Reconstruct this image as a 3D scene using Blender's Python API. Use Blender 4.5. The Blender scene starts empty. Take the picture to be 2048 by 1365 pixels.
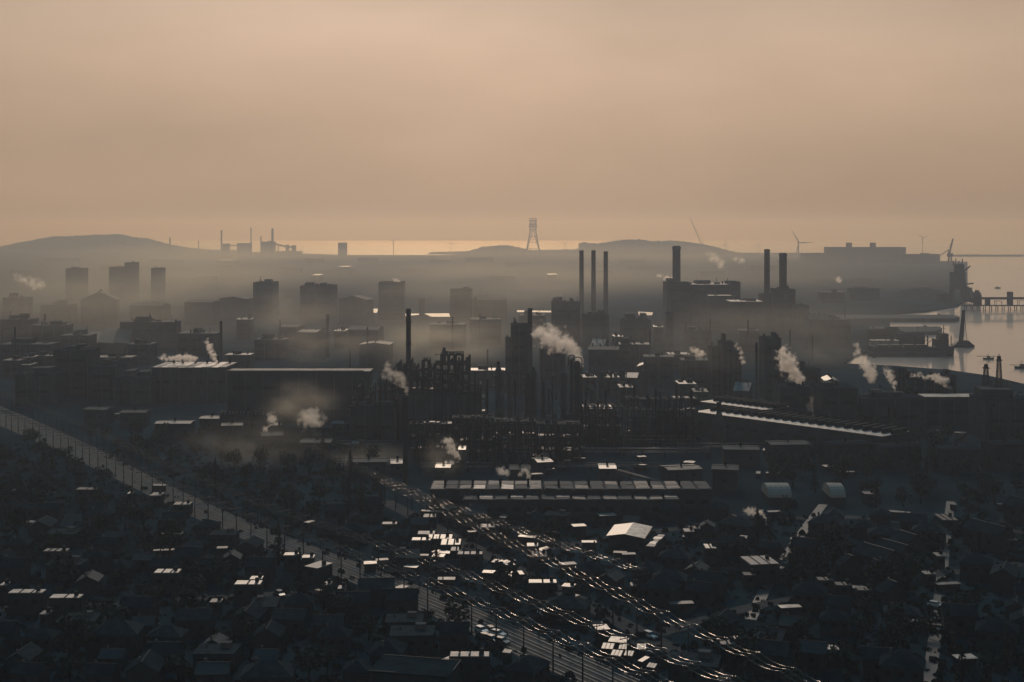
import bpy, bmesh, math, random
import numpy as np
from mathutils import Vector, Matrix, noise as mnoise

# ------------------------------------------------------------------ camera, sky, sun, exposure
SC = bpy.context.scene
COL = SC.collection
R = math.radians
FPX, HORY, CAMH = 2600.0, 462.0, 100.0          # focal length in photo pixels, eye level row, camera height (m)
cam_d = bpy.data.cameras.new('camera')
cam_d.sensor_width = 36.0
cam_d.lens = 36.0 * FPX / 2048.0
cam_d.shift_y = -(682.5 - HORY) / 2048.0
cam_d.clip_start = 1.0
cam_d.clip_end = 90000.0
cam = bpy.data.objects.new('camera', cam_d)
cam.location = (0, 0, CAMH)
cam.rotation_euler = (R(90), 0, 0)
COL.objects.link(cam)
SC.camera = cam

SUN_EL, SUN_AZ = R(30.0), R(-2.5)               # the veiled sun stands above the frame, a little left of the middle
world = bpy.data.worlds.new('World')
SC.world = world
world.use_nodes = True
wn, wl = world.node_tree.nodes, world.node_tree.links
wn.clear()
w_out = wn.new('ShaderNodeOutputWorld')
w_bg = wn.new('ShaderNodeBackground')
w_bg.inputs['Strength'].default_value = 0.12
sky = wn.new('ShaderNodeTexSky')
sky.sky_type = 'NISHITA'
sky.sun_disc = False
sky.sun_elevation = SUN_EL
sky.sun_rotation = SUN_AZ
sky.air_density = 1.6
sky.dust_density = 2.2
sky.ozone_density = 1.0
wtc = wn.new('ShaderNodeTexCoord')
wsep = wn.new('ShaderNodeSeparateXYZ')
wl.new(wtc.outputs['Generated'], wsep.inputs[0])
wr = wn.new('ShaderNodeMapRange')                # smog tint near the horizon, clearing upwards
wr.interpolation_type = 'SMOOTHSTEP'
wr.inputs['From Min'].default_value = 0.10
wr.inputs['From Max'].default_value = 0.75
wl.new(wsep.outputs['Z'], wr.inputs['Value'])
wtint = wn.new('ShaderNodeMix')
wtint.data_type = 'RGBA'
wtint.inputs['A'].default_value = (1.27, 0.93, 0.70, 1)
wtint.inputs['B'].default_value = (0.10, 0.86, 1.36, 1)
wl.new(wr.outputs[0], wtint.inputs['Factor'])
wnz = wn.new('ShaderNodeTexNoise')               # faint uneven smoke veil across the sky
wnz.inputs['Scale'].default_value = 3.2
wnz.inputs['Detail'].default_value = 4.0
wmp = wn.new('ShaderNodeMapping')
wmp.inputs['Rotation'].default_value = (0, R(24), 0)
wmp.inputs['Scale'].default_value = (0.9, 1.0, 2.6)
wl.new(wtc.outputs['Generated'], wmp.inputs['Vector'])
wl.new(wmp.outputs[0], wnz.inputs['Vector'])
wnr = wn.new('ShaderNodeMapRange')
wnr.inputs['From Min'].default_value = 0.3
wnr.inputs['From Max'].default_value = 0.7
wnr.inputs['To Min'].default_value = 0.87
wnr.inputs['To Max'].default_value = 1.13
wl.new(wnz.outputs['Fac'], wnr.inputs['Value'])
wmul = wn.new('ShaderNodeMix'); wmul.data_type = 'RGBA'; wmul.blend_type = 'MULTIPLY'
wmul.inputs['Factor'].default_value = 1.0
whs = wn.new('ShaderNodeHueSaturation')          # the smog greys the sky's own colour
whs.inputs['Saturation'].default_value = 0.30
wl.new(sky.outputs[0], whs.inputs['Color'])
wgm = wn.new('ShaderNodeGamma')                   # the veil evens out the glow round the hidden sun
wgm.inputs['Gamma'].default_value = 0.45
wl.new(whs.outputs[0], wgm.inputs['Color'])
wl.new(wgm.outputs[0], wmul.inputs['A']); wl.new(wtint.outputs['Result'], wmul.inputs['B'])
wmul2 = wn.new('ShaderNodeVectorMath'); wmul2.operation = 'SCALE'
wl.new(wmul.outputs['Result'], wmul2.inputs[0]); wl.new(wnr.outputs[0], wmul2.inputs['Scale'])
whz = wn.new('ShaderNodeMapRange')               # the thicker murk just above the skyline
whz.interpolation_type = 'SMOOTHSTEP'
whz.inputs['From Min'].default_value = 0.0; whz.inputs['From Max'].default_value = 0.16
whz.inputs['To Min'].default_value = 0.74; whz.inputs['To Max'].default_value = 1.0
wl.new(wsep.outputs['Z'], whz.inputs['Value'])
wmul3 = wn.new('ShaderNodeVectorMath'); wmul3.operation = 'SCALE'
wl.new(wmul2.outputs[0], wmul3.inputs[0]); wl.new(whz.outputs[0], wmul3.inputs['Scale'])
wl.new(wmul3.outputs[0], w_bg.inputs['Color'])
wl.new(w_bg.outputs[0], w_out.inputs['Surface'])

sun_d = bpy.data.lights.new('sun', 'SUN')
sun_d.energy = 1.25
sun_d.angle = R(10)
sun_d.color = (1.0, 0.80, 0.66)
sun = bpy.data.objects.new('sun', sun_d)
sdir = Vector((math.sin(SUN_AZ) * math.cos(SUN_EL), math.cos(SUN_AZ) * math.cos(SUN_EL), math.sin(SUN_EL)))
sun.rotation_euler = sdir.to_track_quat('Z', 'Y').to_euler()
sun.location = (0, 300, 400)
COL.objects.link(sun)

SC.view_settings.view_transform = 'Standard'
SC.view_settings.look = 'None'
SC.view_settings.exposure = 0.0
SC.view_settings.gamma = 1.0
SC.view_settings.use_curve_mapping = False
cy = SC.cycles
cy.use_denoising = True
cy.denoiser = 'OPENIMAGEDENOISE'
cy.max_bounces = 7
cy.diffuse_bounces = 2
cy.glossy_bounces = 3
cy.transparent_max_bounces = 8
cy.volume_bounces = 5
cy.sample_clamp_indirect = 4.0
cy.caustics_reflective = False
cy.caustics_refractive = False

HAZE_DENSITY = 0.00022

# ------------------------------------------------------------------ helpers
rng = random.Random(7)

def G(px, py, z=0.0):
    """ground point seen at photo pixel (px, py), at height z"""
    D = FPX * (CAMH - z) / (py - HORY)
    return Vector(((px - 1024.0) / FPX * D, D, z))

def XY(px, D):
    return (px - 1024.0) / FPX * D

def ZY(py, D):
    return CAMH - (py - HORY) / FPX * D

class MB:
    """collects simple solids and builds ONE mesh object from them"""
    def __init__(s):
        s.v, s.f, s.smooth = [], [], []
    def add(s, vs, fs, smooth=False):
        n = len(s.v)
        s.v.extend([tuple(p) for p in vs])
        s.f.extend([tuple(i + n for i in f) for f in fs])
        s.smooth.extend([smooth] * len(fs))
        return s
    def box(s, cx, cy, z0, sx, sy, sz, rot=0.0):
        c, n = math.cos(rot), math.sin(rot)
        vs = []
        for z in (z0, z0 + sz):
            for dx, dy in ((-.5, -.5), (.5, -.5), (.5, .5), (-.5, .5)):
                x, y = dx * sx, dy * sy
                vs.append((cx + x * c - y * n, cy + x * n + y * c, z))
        return s.add(vs, [(3, 2, 1, 0), (4, 5, 6, 7), (0, 1, 5, 4), (1, 2, 6, 5), (2, 3, 7, 6), (3, 0, 4, 7)])
    def bar(s, a, b, w, h=None):
        """square-section bar from a to b"""
        a, b = Vector(a), Vector(b)
        d = (b - a)
        if d.length < 1e-6:
            return s
        d.normalize()
        up = Vector((0, 0, 1)) if abs(d.z) < 0.95 else Vector((0, 1, 0))
        sx = d.cross(up).normalized() * (w / 2)
        sy = d.cross(sx).normalized() * ((h or w) / 2)
        vs = [a - sx - sy, a + sx - sy, a + sx + sy, a - sx + sy, b - sx - sy, b + sx - sy, b + sx + sy, b - sx + sy]
        return s.add(vs, [(3, 2, 1, 0), (4, 5, 6, 7), (0, 1, 5, 4), (1, 2, 6, 5), (2, 3, 7, 6), (3, 0, 4, 7)])
    def tube(s, pts, rad, seg=8, caps=True):
        """round tube through pts; rad a number or one per point"""
        pts = [Vector(p) for p in pts]
        n = len(pts)
        rr = [rad] * n if isinstance(rad, (int, float)) else list(rad)
        base = len(s.v)
        for i, p in enumerate(pts):
            d = (pts[min(i + 1, n - 1)] - pts[max(i - 1, 0)])
            d = d.normalized() if d.length > 1e-9 else Vector((0, 0, 1))
            up = Vector((0, 1, 0)) if abs(d.z) > 0.9 else Vector((0, 0, 1))
            sx = d.cross(up).normalized()
            sy = sx.cross(d).normalized()
            for k in range(seg):
                t = 2 * math.pi * k / seg
                s.v.append(tuple(p + (sx * math.cos(t) + sy * math.sin(t)) * rr[i]))
        for i in range(n - 1):
            for k in range(seg):
                a, b = base + i * seg + k, base + i * seg + (k + 1) % seg
                s.f.append((a, b, b + seg, a + seg)); s.smooth.append(True)
        if caps:
            s.f.append(tuple(base + k for k in range(seg))[::-1]); s.smooth.append(False)
            s.f.append(tuple(base + (n - 1) * seg + k for k in range(seg))); s.smooth.append(False)
        return s
    def cyl(s, x, y, z0, r0, h, r1=None, seg=16):
        return s.tube([(x, y, z0), (x, y, z0 + h)], [r0, r0 if r1 is None else r1], seg)
    def lathe(s, x, y, prof, seg=16):
        """prof: list of (radius, z)"""
        return s.tube([(x, y, z) for r, z in prof], [max(r, .01) for r, z in prof], seg)
    def prism(s, poly, z0, z1):
        n = len(poly)
        vs = [(p[0], p[1], z0) for p in poly] + [(p[0], p[1], z1) for p in poly]
        fs = [tuple(range(n))[::-1], tuple(range(n, 2 * n))]
        fs += [(i, (i + 1) % n, n + (i + 1) % n, n + i) for i in range(n)]
        return s.add(vs, fs)
    def mesh(s, name, mat):
        me = bpy.data.meshes.new(name)
        me.from_pydata(s.v, [], s.f)
        me.polygons.foreach_set('use_smooth', s.smooth)
        if mat: me.materials.append(mat)
        me.update()
        return me
    def build(s, name, mat, parent=None, **kw):
        o = bpy.data.objects.new(name, s.mesh(name, mat))
        COL.objects.link(o)
        if parent is not None: o.parent = parent
        for k, v in kw.items(): o[k] = v
        return o

def tag(o, label, cat, group=None, kind=None):
    if label: o['label'] = label
    if cat: o['category'] = cat
    if group: o['group'] = group
    if kind: o['kind'] = kind
    return o

def empty(name, loc, label, cat, rz=0.0, group=None):
    o = bpy.data.objects.new(name, None)
    COL.objects.link(o)
    o.location = loc
    o.rotation_euler = (0, 0, rz)
    o.empty_display_size = 1.0
    return tag(o, label, cat, group)

KIDS = {}
def copy_tree(root, loc, rz=0.0, label=None, scale=None, skip=()):
    """a copy of a thing and of its parts and sub-parts (mesh data shared)"""
    def rec(o, parent):
        c = o.copy(); COL.objects.link(c)
        if parent is not None: c.parent = parent
        for ch in list(o.children):
            rec(ch, c)
        return c
    c = rec(root, None)
    c.location = loc; c.rotation_euler = (0, 0, rz)
    if scale: c.scale = scale
    if label: c['label'] = label
    return c

# ------------------------------------------------------------------ materials
def mat(name, col, rough=0.7, metal=0.0, spec=0.3, var=0.35, scale=0.15, bump=0.0, bscale=1.0, wave=None, coords='Object', rvar=0.0):
    m = bpy.data.materials.new(name)
    m.use_nodes = True
    nt = m.node_tree; n, l = nt.nodes, nt.links
    b = n['Principled BSDF']
    b.inputs['Roughness'].default_value = rough
    b.inputs['Metallic'].default_value = metal
    b.inputs['Specular IOR Level'].default_value = spec
    tc = n.new('ShaderNodeTexCoord')
    nz = n.new('ShaderNodeTexNoise'); nz.inputs['Scale'].default_value = scale
    nz.inputs['Detail'].default_value = 6.0; nz.inputs['Roughness'].default_value = 0.65
    l.new(tc.outputs[coords], nz.inputs['Vector'])
    rp = n.new('ShaderNodeValToRGB')
    lo = [c * (1 - var) for c in col]; hi = [min(1, c * (1 + var)) for c in col]
    rp.color_ramp.elements[0].position = 0.3; rp.color_ramp.elements[0].color = (*lo, 1)
    rp.color_ramp.elements[1].position = 0.72; rp.color_ramp.elements[1].color = (*hi, 1)
    l.new(nz.outputs['Fac'], rp.inputs['Fac'])
    l.new(rp.outputs[0], b.inputs['Base Color'])
    if rvar:
        rr = n.new('ShaderNodeMapRange')
        rr.inputs['From Min'].default_value = .3; rr.inputs['From Max'].default_value = .7
        rr.inputs['To Min'].default_value = max(.02, rough - rvar); rr.inputs['To Max'].default_value = min(1, rough + rvar)
        l.new(nz.outputs['Fac'], rr.inputs['Value']); l.new(rr.outputs[0], b.inputs['Roughness'])
    if wave or bump:
        bp = n.new('ShaderNodeBump'); bp.inputs['Strength'].default_value = bump or 0.4
        bp.inputs['Distance'].default_value = 0.12
        if wave:
            wv = n.new('ShaderNodeTexWave'); wv.bands_direction = wave
            wv.inputs['Scale'].default_value = bscale; wv.inputs['Distortion'].default_value = 0.3
            l.new(tc.outputs['Object'], wv.inputs['Vector']); l.new(wv.outputs['Fac'], bp.inputs['Height'])
        else:
            n2 = n.new('ShaderNodeTexNoise'); n2.inputs['Scale'].default_value = bscale; n2.inputs['Detail'].default_value = 5
            l.new(tc.outputs['Object'], n2.inputs['Vector']); l.new(n2.outputs['Fac'], bp.inputs['Height'])
        l.new(bp.outputs[0], b.inputs['Normal'])
    return m

def smoke_mat(name, col, dens, aniso=0.35, absorb=None):
    m = bpy.data.materials.new(name); m.use_nodes = True
    nt = m.node_tree; nt.nodes.clear()
    o = nt.nodes.new('ShaderNodeOutputMaterial'); v = nt.nodes.new('ShaderNodeVolumePrincipled')
    v.inputs['Color'].default_value = (*col, 1)
    v.inputs['Density'].default_value = dens
    v.inputs['Anisotropy'].default_value = aniso
    if absorb: v.inputs['Absorption Color'].default_value = (*absorb, 1)
    nt.links.new(v.outputs[0], o.inputs['Volume'])
    return m
# ------------------------------------------------------------------ the setting: water, land, hills, haze
M = {}
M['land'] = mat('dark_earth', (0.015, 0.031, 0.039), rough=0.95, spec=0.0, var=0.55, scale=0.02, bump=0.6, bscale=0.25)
M['wood'] = mat('far_wood', (0.035, 0.042, 0.040), rough=1.0, spec=0.0, var=0.4, scale=0.01)

wm = bpy.data.materials.new('sea_water'); wm.use_nodes = True
n, l = wm.node_tree.nodes, wm.node_tree.links
b = n['Principled BSDF']
b.inputs['Base Color'].default_value = (0.06, 0.06, 0.055, 1)
b.inputs['Roughness'].default_value = 0.22
b.inputs['IOR'].default_value = 1.33
tc = n.new('ShaderNodeTexCoord'); mp = n.new('ShaderNodeMapping'); mp.inputs['Scale'].default_value = (0.006, 0.03, 1)
nz = n.new('ShaderNodeTexNoise'); nz.inputs['Scale'].default_value = 1.0; nz.inputs['Detail'].default_value = 7
l.new(tc.outputs['Object'], mp.inputs['Vector']); l.new(mp.outputs[0], nz.inputs['Vector'])
rr = n.new('ShaderNodeMapRange'); rr.inputs['From Min'].default_value = .35; rr.inputs['From Max'].default_value = .65
rr.inputs['To Min'].default_value = .04; rr.inputs['To Max'].default_value = .14
l.new(nz.outputs['Fac'], rr.inputs['Value']); l.new(rr.outputs[0], b.inputs['Roughness'])
n2 = n.new('ShaderNodeTexNoise'); n2.inputs['Scale'].default_value = 0.12; n2.inputs['Detail'].default_value = 4
l.new(tc.outputs['Object'], n2.inputs['Vector'])
bp = n.new('ShaderNodeBump'); bp.inputs['Strength'].default_value = 0.04; bp.inputs['Distance'].default_value = 0.5
l.new(n2.outputs['Fac'], bp.inputs['Height']); l.new(bp.outputs[0], b.inputs['Normal'])
gl = n.new('ShaderNodeBsdfGlossy'); gl.inputs['Roughness'].default_value = 0.34   # wind-ruffled facets
gl.inputs['Color'].default_value = (0.85, 0.85, 0.85, 1)
mx = n.new('ShaderNodeMixShader'); mx.inputs[0].default_value = 0.24
l.new(b.outputs[0], mx.inputs[1]); l.new(gl.outputs[0], mx.inputs[2]); l.new(mx.outputs[0], n['Material Output'].inputs['Surface'])
b.inputs['IOR'].default_value = 1.6
M['water'] = wm

mb = MB()
mb.add([(-13000, 150, -2), (13000, 150, -2), (13000, 13500, -2), (-13000, 13500, -2)], [(0, 1, 2, 3)])
tag(mb.build('sea', M['water']), None, None, kind='structure')

def px_poly(pts, z=0.0):
    return [tuple(G(x, y)[:2]) for x, y in pts]

land_poly = [(-900.0, -400.0), (900.0, -400.0), (800.0, 200.0)] + px_poly([(3400, 1180), (2500, 845), (2048, 768), (1975, 751), (1900, 740.5), (1792, 732), (1686, 727),
    (1712, 707), (1738, 703), (1738, 668), (1770, 662), (1780, 645), (1640, 640), (1640, 631), (1770, 628), (1850, 622), (1912, 612),
    (1935, 600), (1935, 524), (1700, 518), (1480, 509), (1200, 508), (1000, 507), (880, 510.5), (700, 510.5), (560, 506), (380, 500), (0, 497), (-900, 497)])
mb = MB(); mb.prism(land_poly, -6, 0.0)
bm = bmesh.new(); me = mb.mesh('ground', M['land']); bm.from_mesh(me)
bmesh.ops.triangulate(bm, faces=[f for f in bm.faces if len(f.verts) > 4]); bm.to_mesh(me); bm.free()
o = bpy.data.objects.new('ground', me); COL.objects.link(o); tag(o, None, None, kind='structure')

# camera hill: the slope the photograph was taken from, below the frame
def ridge(name, prof, D, depth, z0=-1.0, nrow=7, rough=0.06, seed=0, mat_=None, wig=0.02):
    """a rounded hill whose skyline at distance D follows prof [(px, py)]; real depth, bumpy wooded surface"""
    xs = np.linspace(prof[0][0], prof[-1][0], max(30, int((prof[-1][0] - prof[0][0]) / 1.6)))
    ys = np.interp(xs, [p[0] for p in prof], [p[1] for p in prof])
    vs, fs = [], []
    rows = nrow * 2 + 1
    for j in range(rows):
        t = (j / (rows - 1)) * 2 - 1
        y = D + t * depth
        for x, sy in zip(xs, ys):
            X = XY(x, D); Z = max(ZY(sy, D), 0.3)
            k = math.cos(t * math.pi / 2) ** 0.8
            nzv = mnoise.noise(Vector((X * 0.02, y * 0.02, seed))) + 0.6 * mnoise.noise(Vector((X * 0.07, y * 0.07, seed + 3)))
            tb = (mnoise.noise(Vector((X * .9 * 700 / D, y * .05, seed + 9))) + .6 * mnoise.noise(Vector((X * 2.3 * 700 / D, y * .2, seed + 4)))) * D * .0015 * k
            zz = tb + Z * k * (1 + rough * nzv * (1 if k < .99 else .5)) + z0
            vs.append((X * (1 + wig * t), y, zz))
    nx = len(xs)
    for j in range(rows - 1):
        for i in range(nx - 1):
            a = j * nx + i
            fs.append((a, a + 1, a + nx + 1, a + nx))
    mb = MB(); mb.add(vs, fs, True)
    o = mb.build(name, mat_ or M['wood'])
    return tag(o, None, None, kind='structure')

ridge('hill', [(-160, 505), (0, 497), (50, 484), (110, 474), (160, 472.5), (200, 471), (240, 469), (262, 475), (300, 479), (330, 489), (370, 497), (420, 503), (480, 509)], 6500, 420, seed=1)
ridge('hill', [(1130, 508), (1170, 492), (1200, 487), (1235, 481.5), (1255, 480), (1285, 480), (1310, 483), (1350, 482), (1385, 486), (1410, 490), (1440, 497), (1470, 506), (1530, 511), (1640, 516), (1700, 520)], 5600, 380, seed=2)
ridge('hill', [(860, 512), (885, 506), (935, 504), (960, 496), (985, 492), (1015, 491), (1040, 496), (1065, 501), (1100, 501), (1150, 500), (1180, 503), (1230, 512)], 5900, 300, seed=5)
ridge('hill', [(1560, 600), (1600, 577), (1640, 562), (1670, 559), (1700, 561), (1730, 557), (1770, 561), (1800, 566), (1830, 562), (1880, 566), (1905, 585)], 2450, 160, seed=7)
ridge('hill', [(1740, 615), (1770, 600), (1800, 583), (1825, 577), (1850, 575), (1880, 580), (1900, 594), (1920, 606), (1940, 612)], 1960, 70, seed=9)
ridge('hill', [(430, 745), (470, 732), (500, 722), (540, 718), (570, 719), (600, 716), (637, 707), (655, 717), (690, 719), (705, 732), (720, 740), (760, 748)], 1010, 28, seed=11, rough=.1)
ridge('hill', [(560, 575), (600, 560), (640, 545), (665, 537), (700, 536), (720, 550), (760, 570)], 2900, 150, seed=13)
# far shore across the bay, right
ridge('far_shore', [(1900, 523), (1960, 518), (1990, 520), (2048, 517), (2200, 512), (2400, 522)], 5300, 160, seed=15)

# the haze: one closed box of thin even air round camera and scene
hz = MB(); hz.box(0, 6300, -9.0, 27000, 15800, 209.0)
hm = smoke_mat('smog_air', (0.46, 0.51, 0.59), HAZE_DENSITY, 0.62, (1.0, 0.50, 0.0))
tag(hz.build('haze', hm), None, None, kind='stuff')
# ------------------------------------------------------------------ materials of the built things
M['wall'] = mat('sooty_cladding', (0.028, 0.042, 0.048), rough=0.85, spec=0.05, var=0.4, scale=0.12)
M['wall2'] = mat('grey_concrete', (0.075, 0.080, 0.082), rough=0.9, spec=0.04, var=0.35, scale=0.2)
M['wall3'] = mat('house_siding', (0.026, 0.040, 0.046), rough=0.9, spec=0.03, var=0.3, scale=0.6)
M['pale_wall'] = mat('pale_panel', (0.24, 0.22, 0.20), rough=0.7, spec=0.1, var=0.2, scale=0.2)
M['rail_steel'] = mat('worn_rail', (0.20, 0.20, 0.20), rough=0.55, metal=1.0, var=0.3, scale=0.5)
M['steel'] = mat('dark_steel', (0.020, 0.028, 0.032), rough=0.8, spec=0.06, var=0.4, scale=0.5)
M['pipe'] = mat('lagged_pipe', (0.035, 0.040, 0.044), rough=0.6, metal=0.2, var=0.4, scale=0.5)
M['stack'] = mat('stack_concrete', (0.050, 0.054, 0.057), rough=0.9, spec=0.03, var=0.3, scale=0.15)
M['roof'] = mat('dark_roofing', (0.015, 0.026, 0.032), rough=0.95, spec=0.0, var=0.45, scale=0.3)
M['roof2'] = mat('grey_roofing', (0.034, 0.048, 0.054), rough=0.75, spec=0.10, var=0.4, scale=0.3)
M['slate'] = mat('slate_roofing', (0.022, 0.034, 0.040), rough=0.95, spec=0.01, var=0.5, scale=0.5)
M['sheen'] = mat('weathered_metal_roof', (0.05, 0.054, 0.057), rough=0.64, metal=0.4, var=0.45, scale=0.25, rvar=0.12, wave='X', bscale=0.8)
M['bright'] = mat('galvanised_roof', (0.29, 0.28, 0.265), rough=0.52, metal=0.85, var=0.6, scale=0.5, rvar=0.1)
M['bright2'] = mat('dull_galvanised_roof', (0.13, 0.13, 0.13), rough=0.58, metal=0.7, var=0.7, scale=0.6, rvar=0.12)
M['glass'] = mat('dark_glass', (0.015, 0.018, 0.02), rough=0.08, spec=0.5, var=0.1)
M['wire'] = mat('bright_wire', (0.34, 0.33, 0.31), rough=0.13, metal=1.0, var=0.15, scale=0.05)
M['road_dark'] = mat('dull_asphalt', (0.035, 0.040, 0.043), rough=0.85, spec=0.05, var=0.4, scale=0.25, bump=0.3, bscale=2.0)
M['road'] = mat('worn_asphalt', (0.040, 0.043, 0.045), rough=0.52, spec=0.35, var=0.4, scale=0.25, rvar=0.12, bump=0.3, bscale=2.0)
M['ballast'] = mat('rail_ballast', (0.035, 0.046, 0.050), rough=0.8, spec=0.10, var=0.75, scale=0.09, bump=0.7, bscale=2.5, rvar=0.1)
M['bark'] = mat('bark', (0.03, 0.028, 0.026), rough=1, spec=0.0)
M['leaf'] = mat('foliage', (0.030, 0.042, 0.038), rough=0.95, spec=0.02, var=0.5, scale=0.8)
M['hull'] = mat('ship_hull', (0.035, 0.040, 0.043), rough=0.6, spec=0.15, var=0.3, scale=0.1)
M['car'] = mat('car_paint', (0.06, 0.065, 0.07), rough=0.22, spec=0.5, var=0.05)
M['carlight'] = mat('pale_car_paint', (0.45, 0.45, 0.44), rough=0.22, spec=0.5, var=0.05)
M['tyre'] = mat('rubber', (0.012, 0.012, 0.012), rough=0.9, spec=0.05)

def SZ(gy):
    return CAMH / (gy - HORY)                     # metres per photo pixel for something standing at ground row gy

LAND = []                                         # landmarks for labels: (px, py, phrase)
AUTO = []                                         # things that get their label from their neighbours at the end
def mark(px, py, phrase):
    LAND.append((px, py, phrase))
def auto(o, look, px, py):
    AUTO.append((o, look, px, py))

def trunk_tube(mb, a, b, r0, r1, seg=5):
    mb.tube([a, b], [r0, r1], seg, caps=False)

# ---- chimneys and columns
def chimney(px, ytop, gy, wpx, label, taper=0.86, name='chimney', bands=0, ladder=True, group=None, m=None):
    s = SZ(gy); p = G(px, gy); h = (gy - ytop) * s; r = wpx * s / 2
    e = empty(name, p, label, 'chimney', group=group)
    seg = 20
    MB().lathe(0, 0, [(r / taper * 1.02, 0), (r / taper, h * .05), (r * (1 + (1 / taper - 1) * .45), h * .5), (r, h - r * .5), (r * 1.12, h - r * .45), (r * 1.12, h)], seg).build('shaft', m or M['stack'], e)
    MB().lathe(0, 0, [(r * .86, h), (r * .92, h + r * .22), (r * .75, h + r * .25), (r * .75, h + r * .02)], seg).build('flue_rim', M['steel'], e)
    for k in range(bands):
        z = h * (1 - .09 * (k * 2 + 1.2))
        MB().lathe(0, 0, [(r * 1.02, z), (r * 1.45, z), (r * 1.45, z + .25), (r * 1.02, z + .25)], seg).tube([(r * 1.42 * math.cos(t), r * 1.42 * math.sin(t), z + 1.2) for t in np.linspace(0, 6.283, 17)], .06, 4).build('platform', M['steel'], e)
    if ladder:
        mb = MB()
        rr = r / taper * 1.05
        for dx in (-.35, .35):
            mb.bar((dx, -rr, 0), (dx, -r * 1.1, h), .08)
        mb.build('ladder', M['steel'], e)
    return e

def column(px, ytop, gy, wpx, label, neck=0.0, plats=4, goose=False, group=None):
    """refinery column: shell, domed head, ring platforms, riser pipe"""
    s = SZ(gy); p = G(px, gy); h = (gy - ytop) * s; r = wpx * s / 2
    e = empty('process_column', p, label, 'column', group=group)
    h0 = h - (neck * s if neck else 0)
    prof = [(r * 1.05, 0), (r * 1.05, 3), (r, 3.2), (r, h0 - r)] + [(r * math.cos(t), h0 - r + r * math.sin(t)) for t in (0.3, .6, .9, 1.2, 1.45)]
    MB().lathe(0, 0, prof, 16).build('shell', M['stack'], e)
    if neck:
        MB().lathe(0, 0, [(r * .42, h0 - r * .6), (r * .42, h - .6), (r * .55, h - .6), (r * .55, h)], 12).build('top_nozzle', M['steel'], e)
    for k in range(plats):
        z = h0 * (.22 + .72 * k / max(1, plats - 1)) - (r if k == plats - 1 else 0)
        mb = MB()
        a0 = k * 1.9
        arc = np.linspace(a0, a0 + 4.4, 14)
        for q in range(13):
            i0, i1 = arc[q], arc[q + 1]
            pts = [(rr * math.cos(t), rr * math.sin(t), zz) for zz in (z, z + .15) for rr, t in ((r, i0), (r + 1.1, i0), (r + 1.1, i1), (r, i1))]
            mb.add(pts, [(3, 2, 1, 0), (4, 5, 6, 7), (1, 2, 6, 5)])
        for zz in (z + .6, z + 1.15):
            mb.tube([((r + 1.1) * math.cos(t), (r + 1.1) * math.sin(t), zz) for t in arc], .05, 4)
        mb.build('platform', M['steel'], e)
    mb = MB()
    x = r + .55
    pts = [(x, 0, 1.5), (x, 0, h0 * .97)]
    if goose:
        pts = [(x, 0, 1.5), (x, 0, h0 + .5)] + [(x * math.cos(t), 0, h0 + .5 + 1.3 * math.sin(t)) for t in (.5, 1, 1.57, 2.1, 2.6, 3.14)] + [(-x, 0, h0 - 3)]
    mb.tube(pts, .28, 8)
    mb.build('riser_pipe', M['pipe'], e)
    mb = MB()
    for dx in (-.3, .3):
        mb.bar((dx, -r - .25, 0), (dx, -r - .25, h0 - 1), .08)
    mb.build('ladder', M['steel'], e)
    return e

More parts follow.
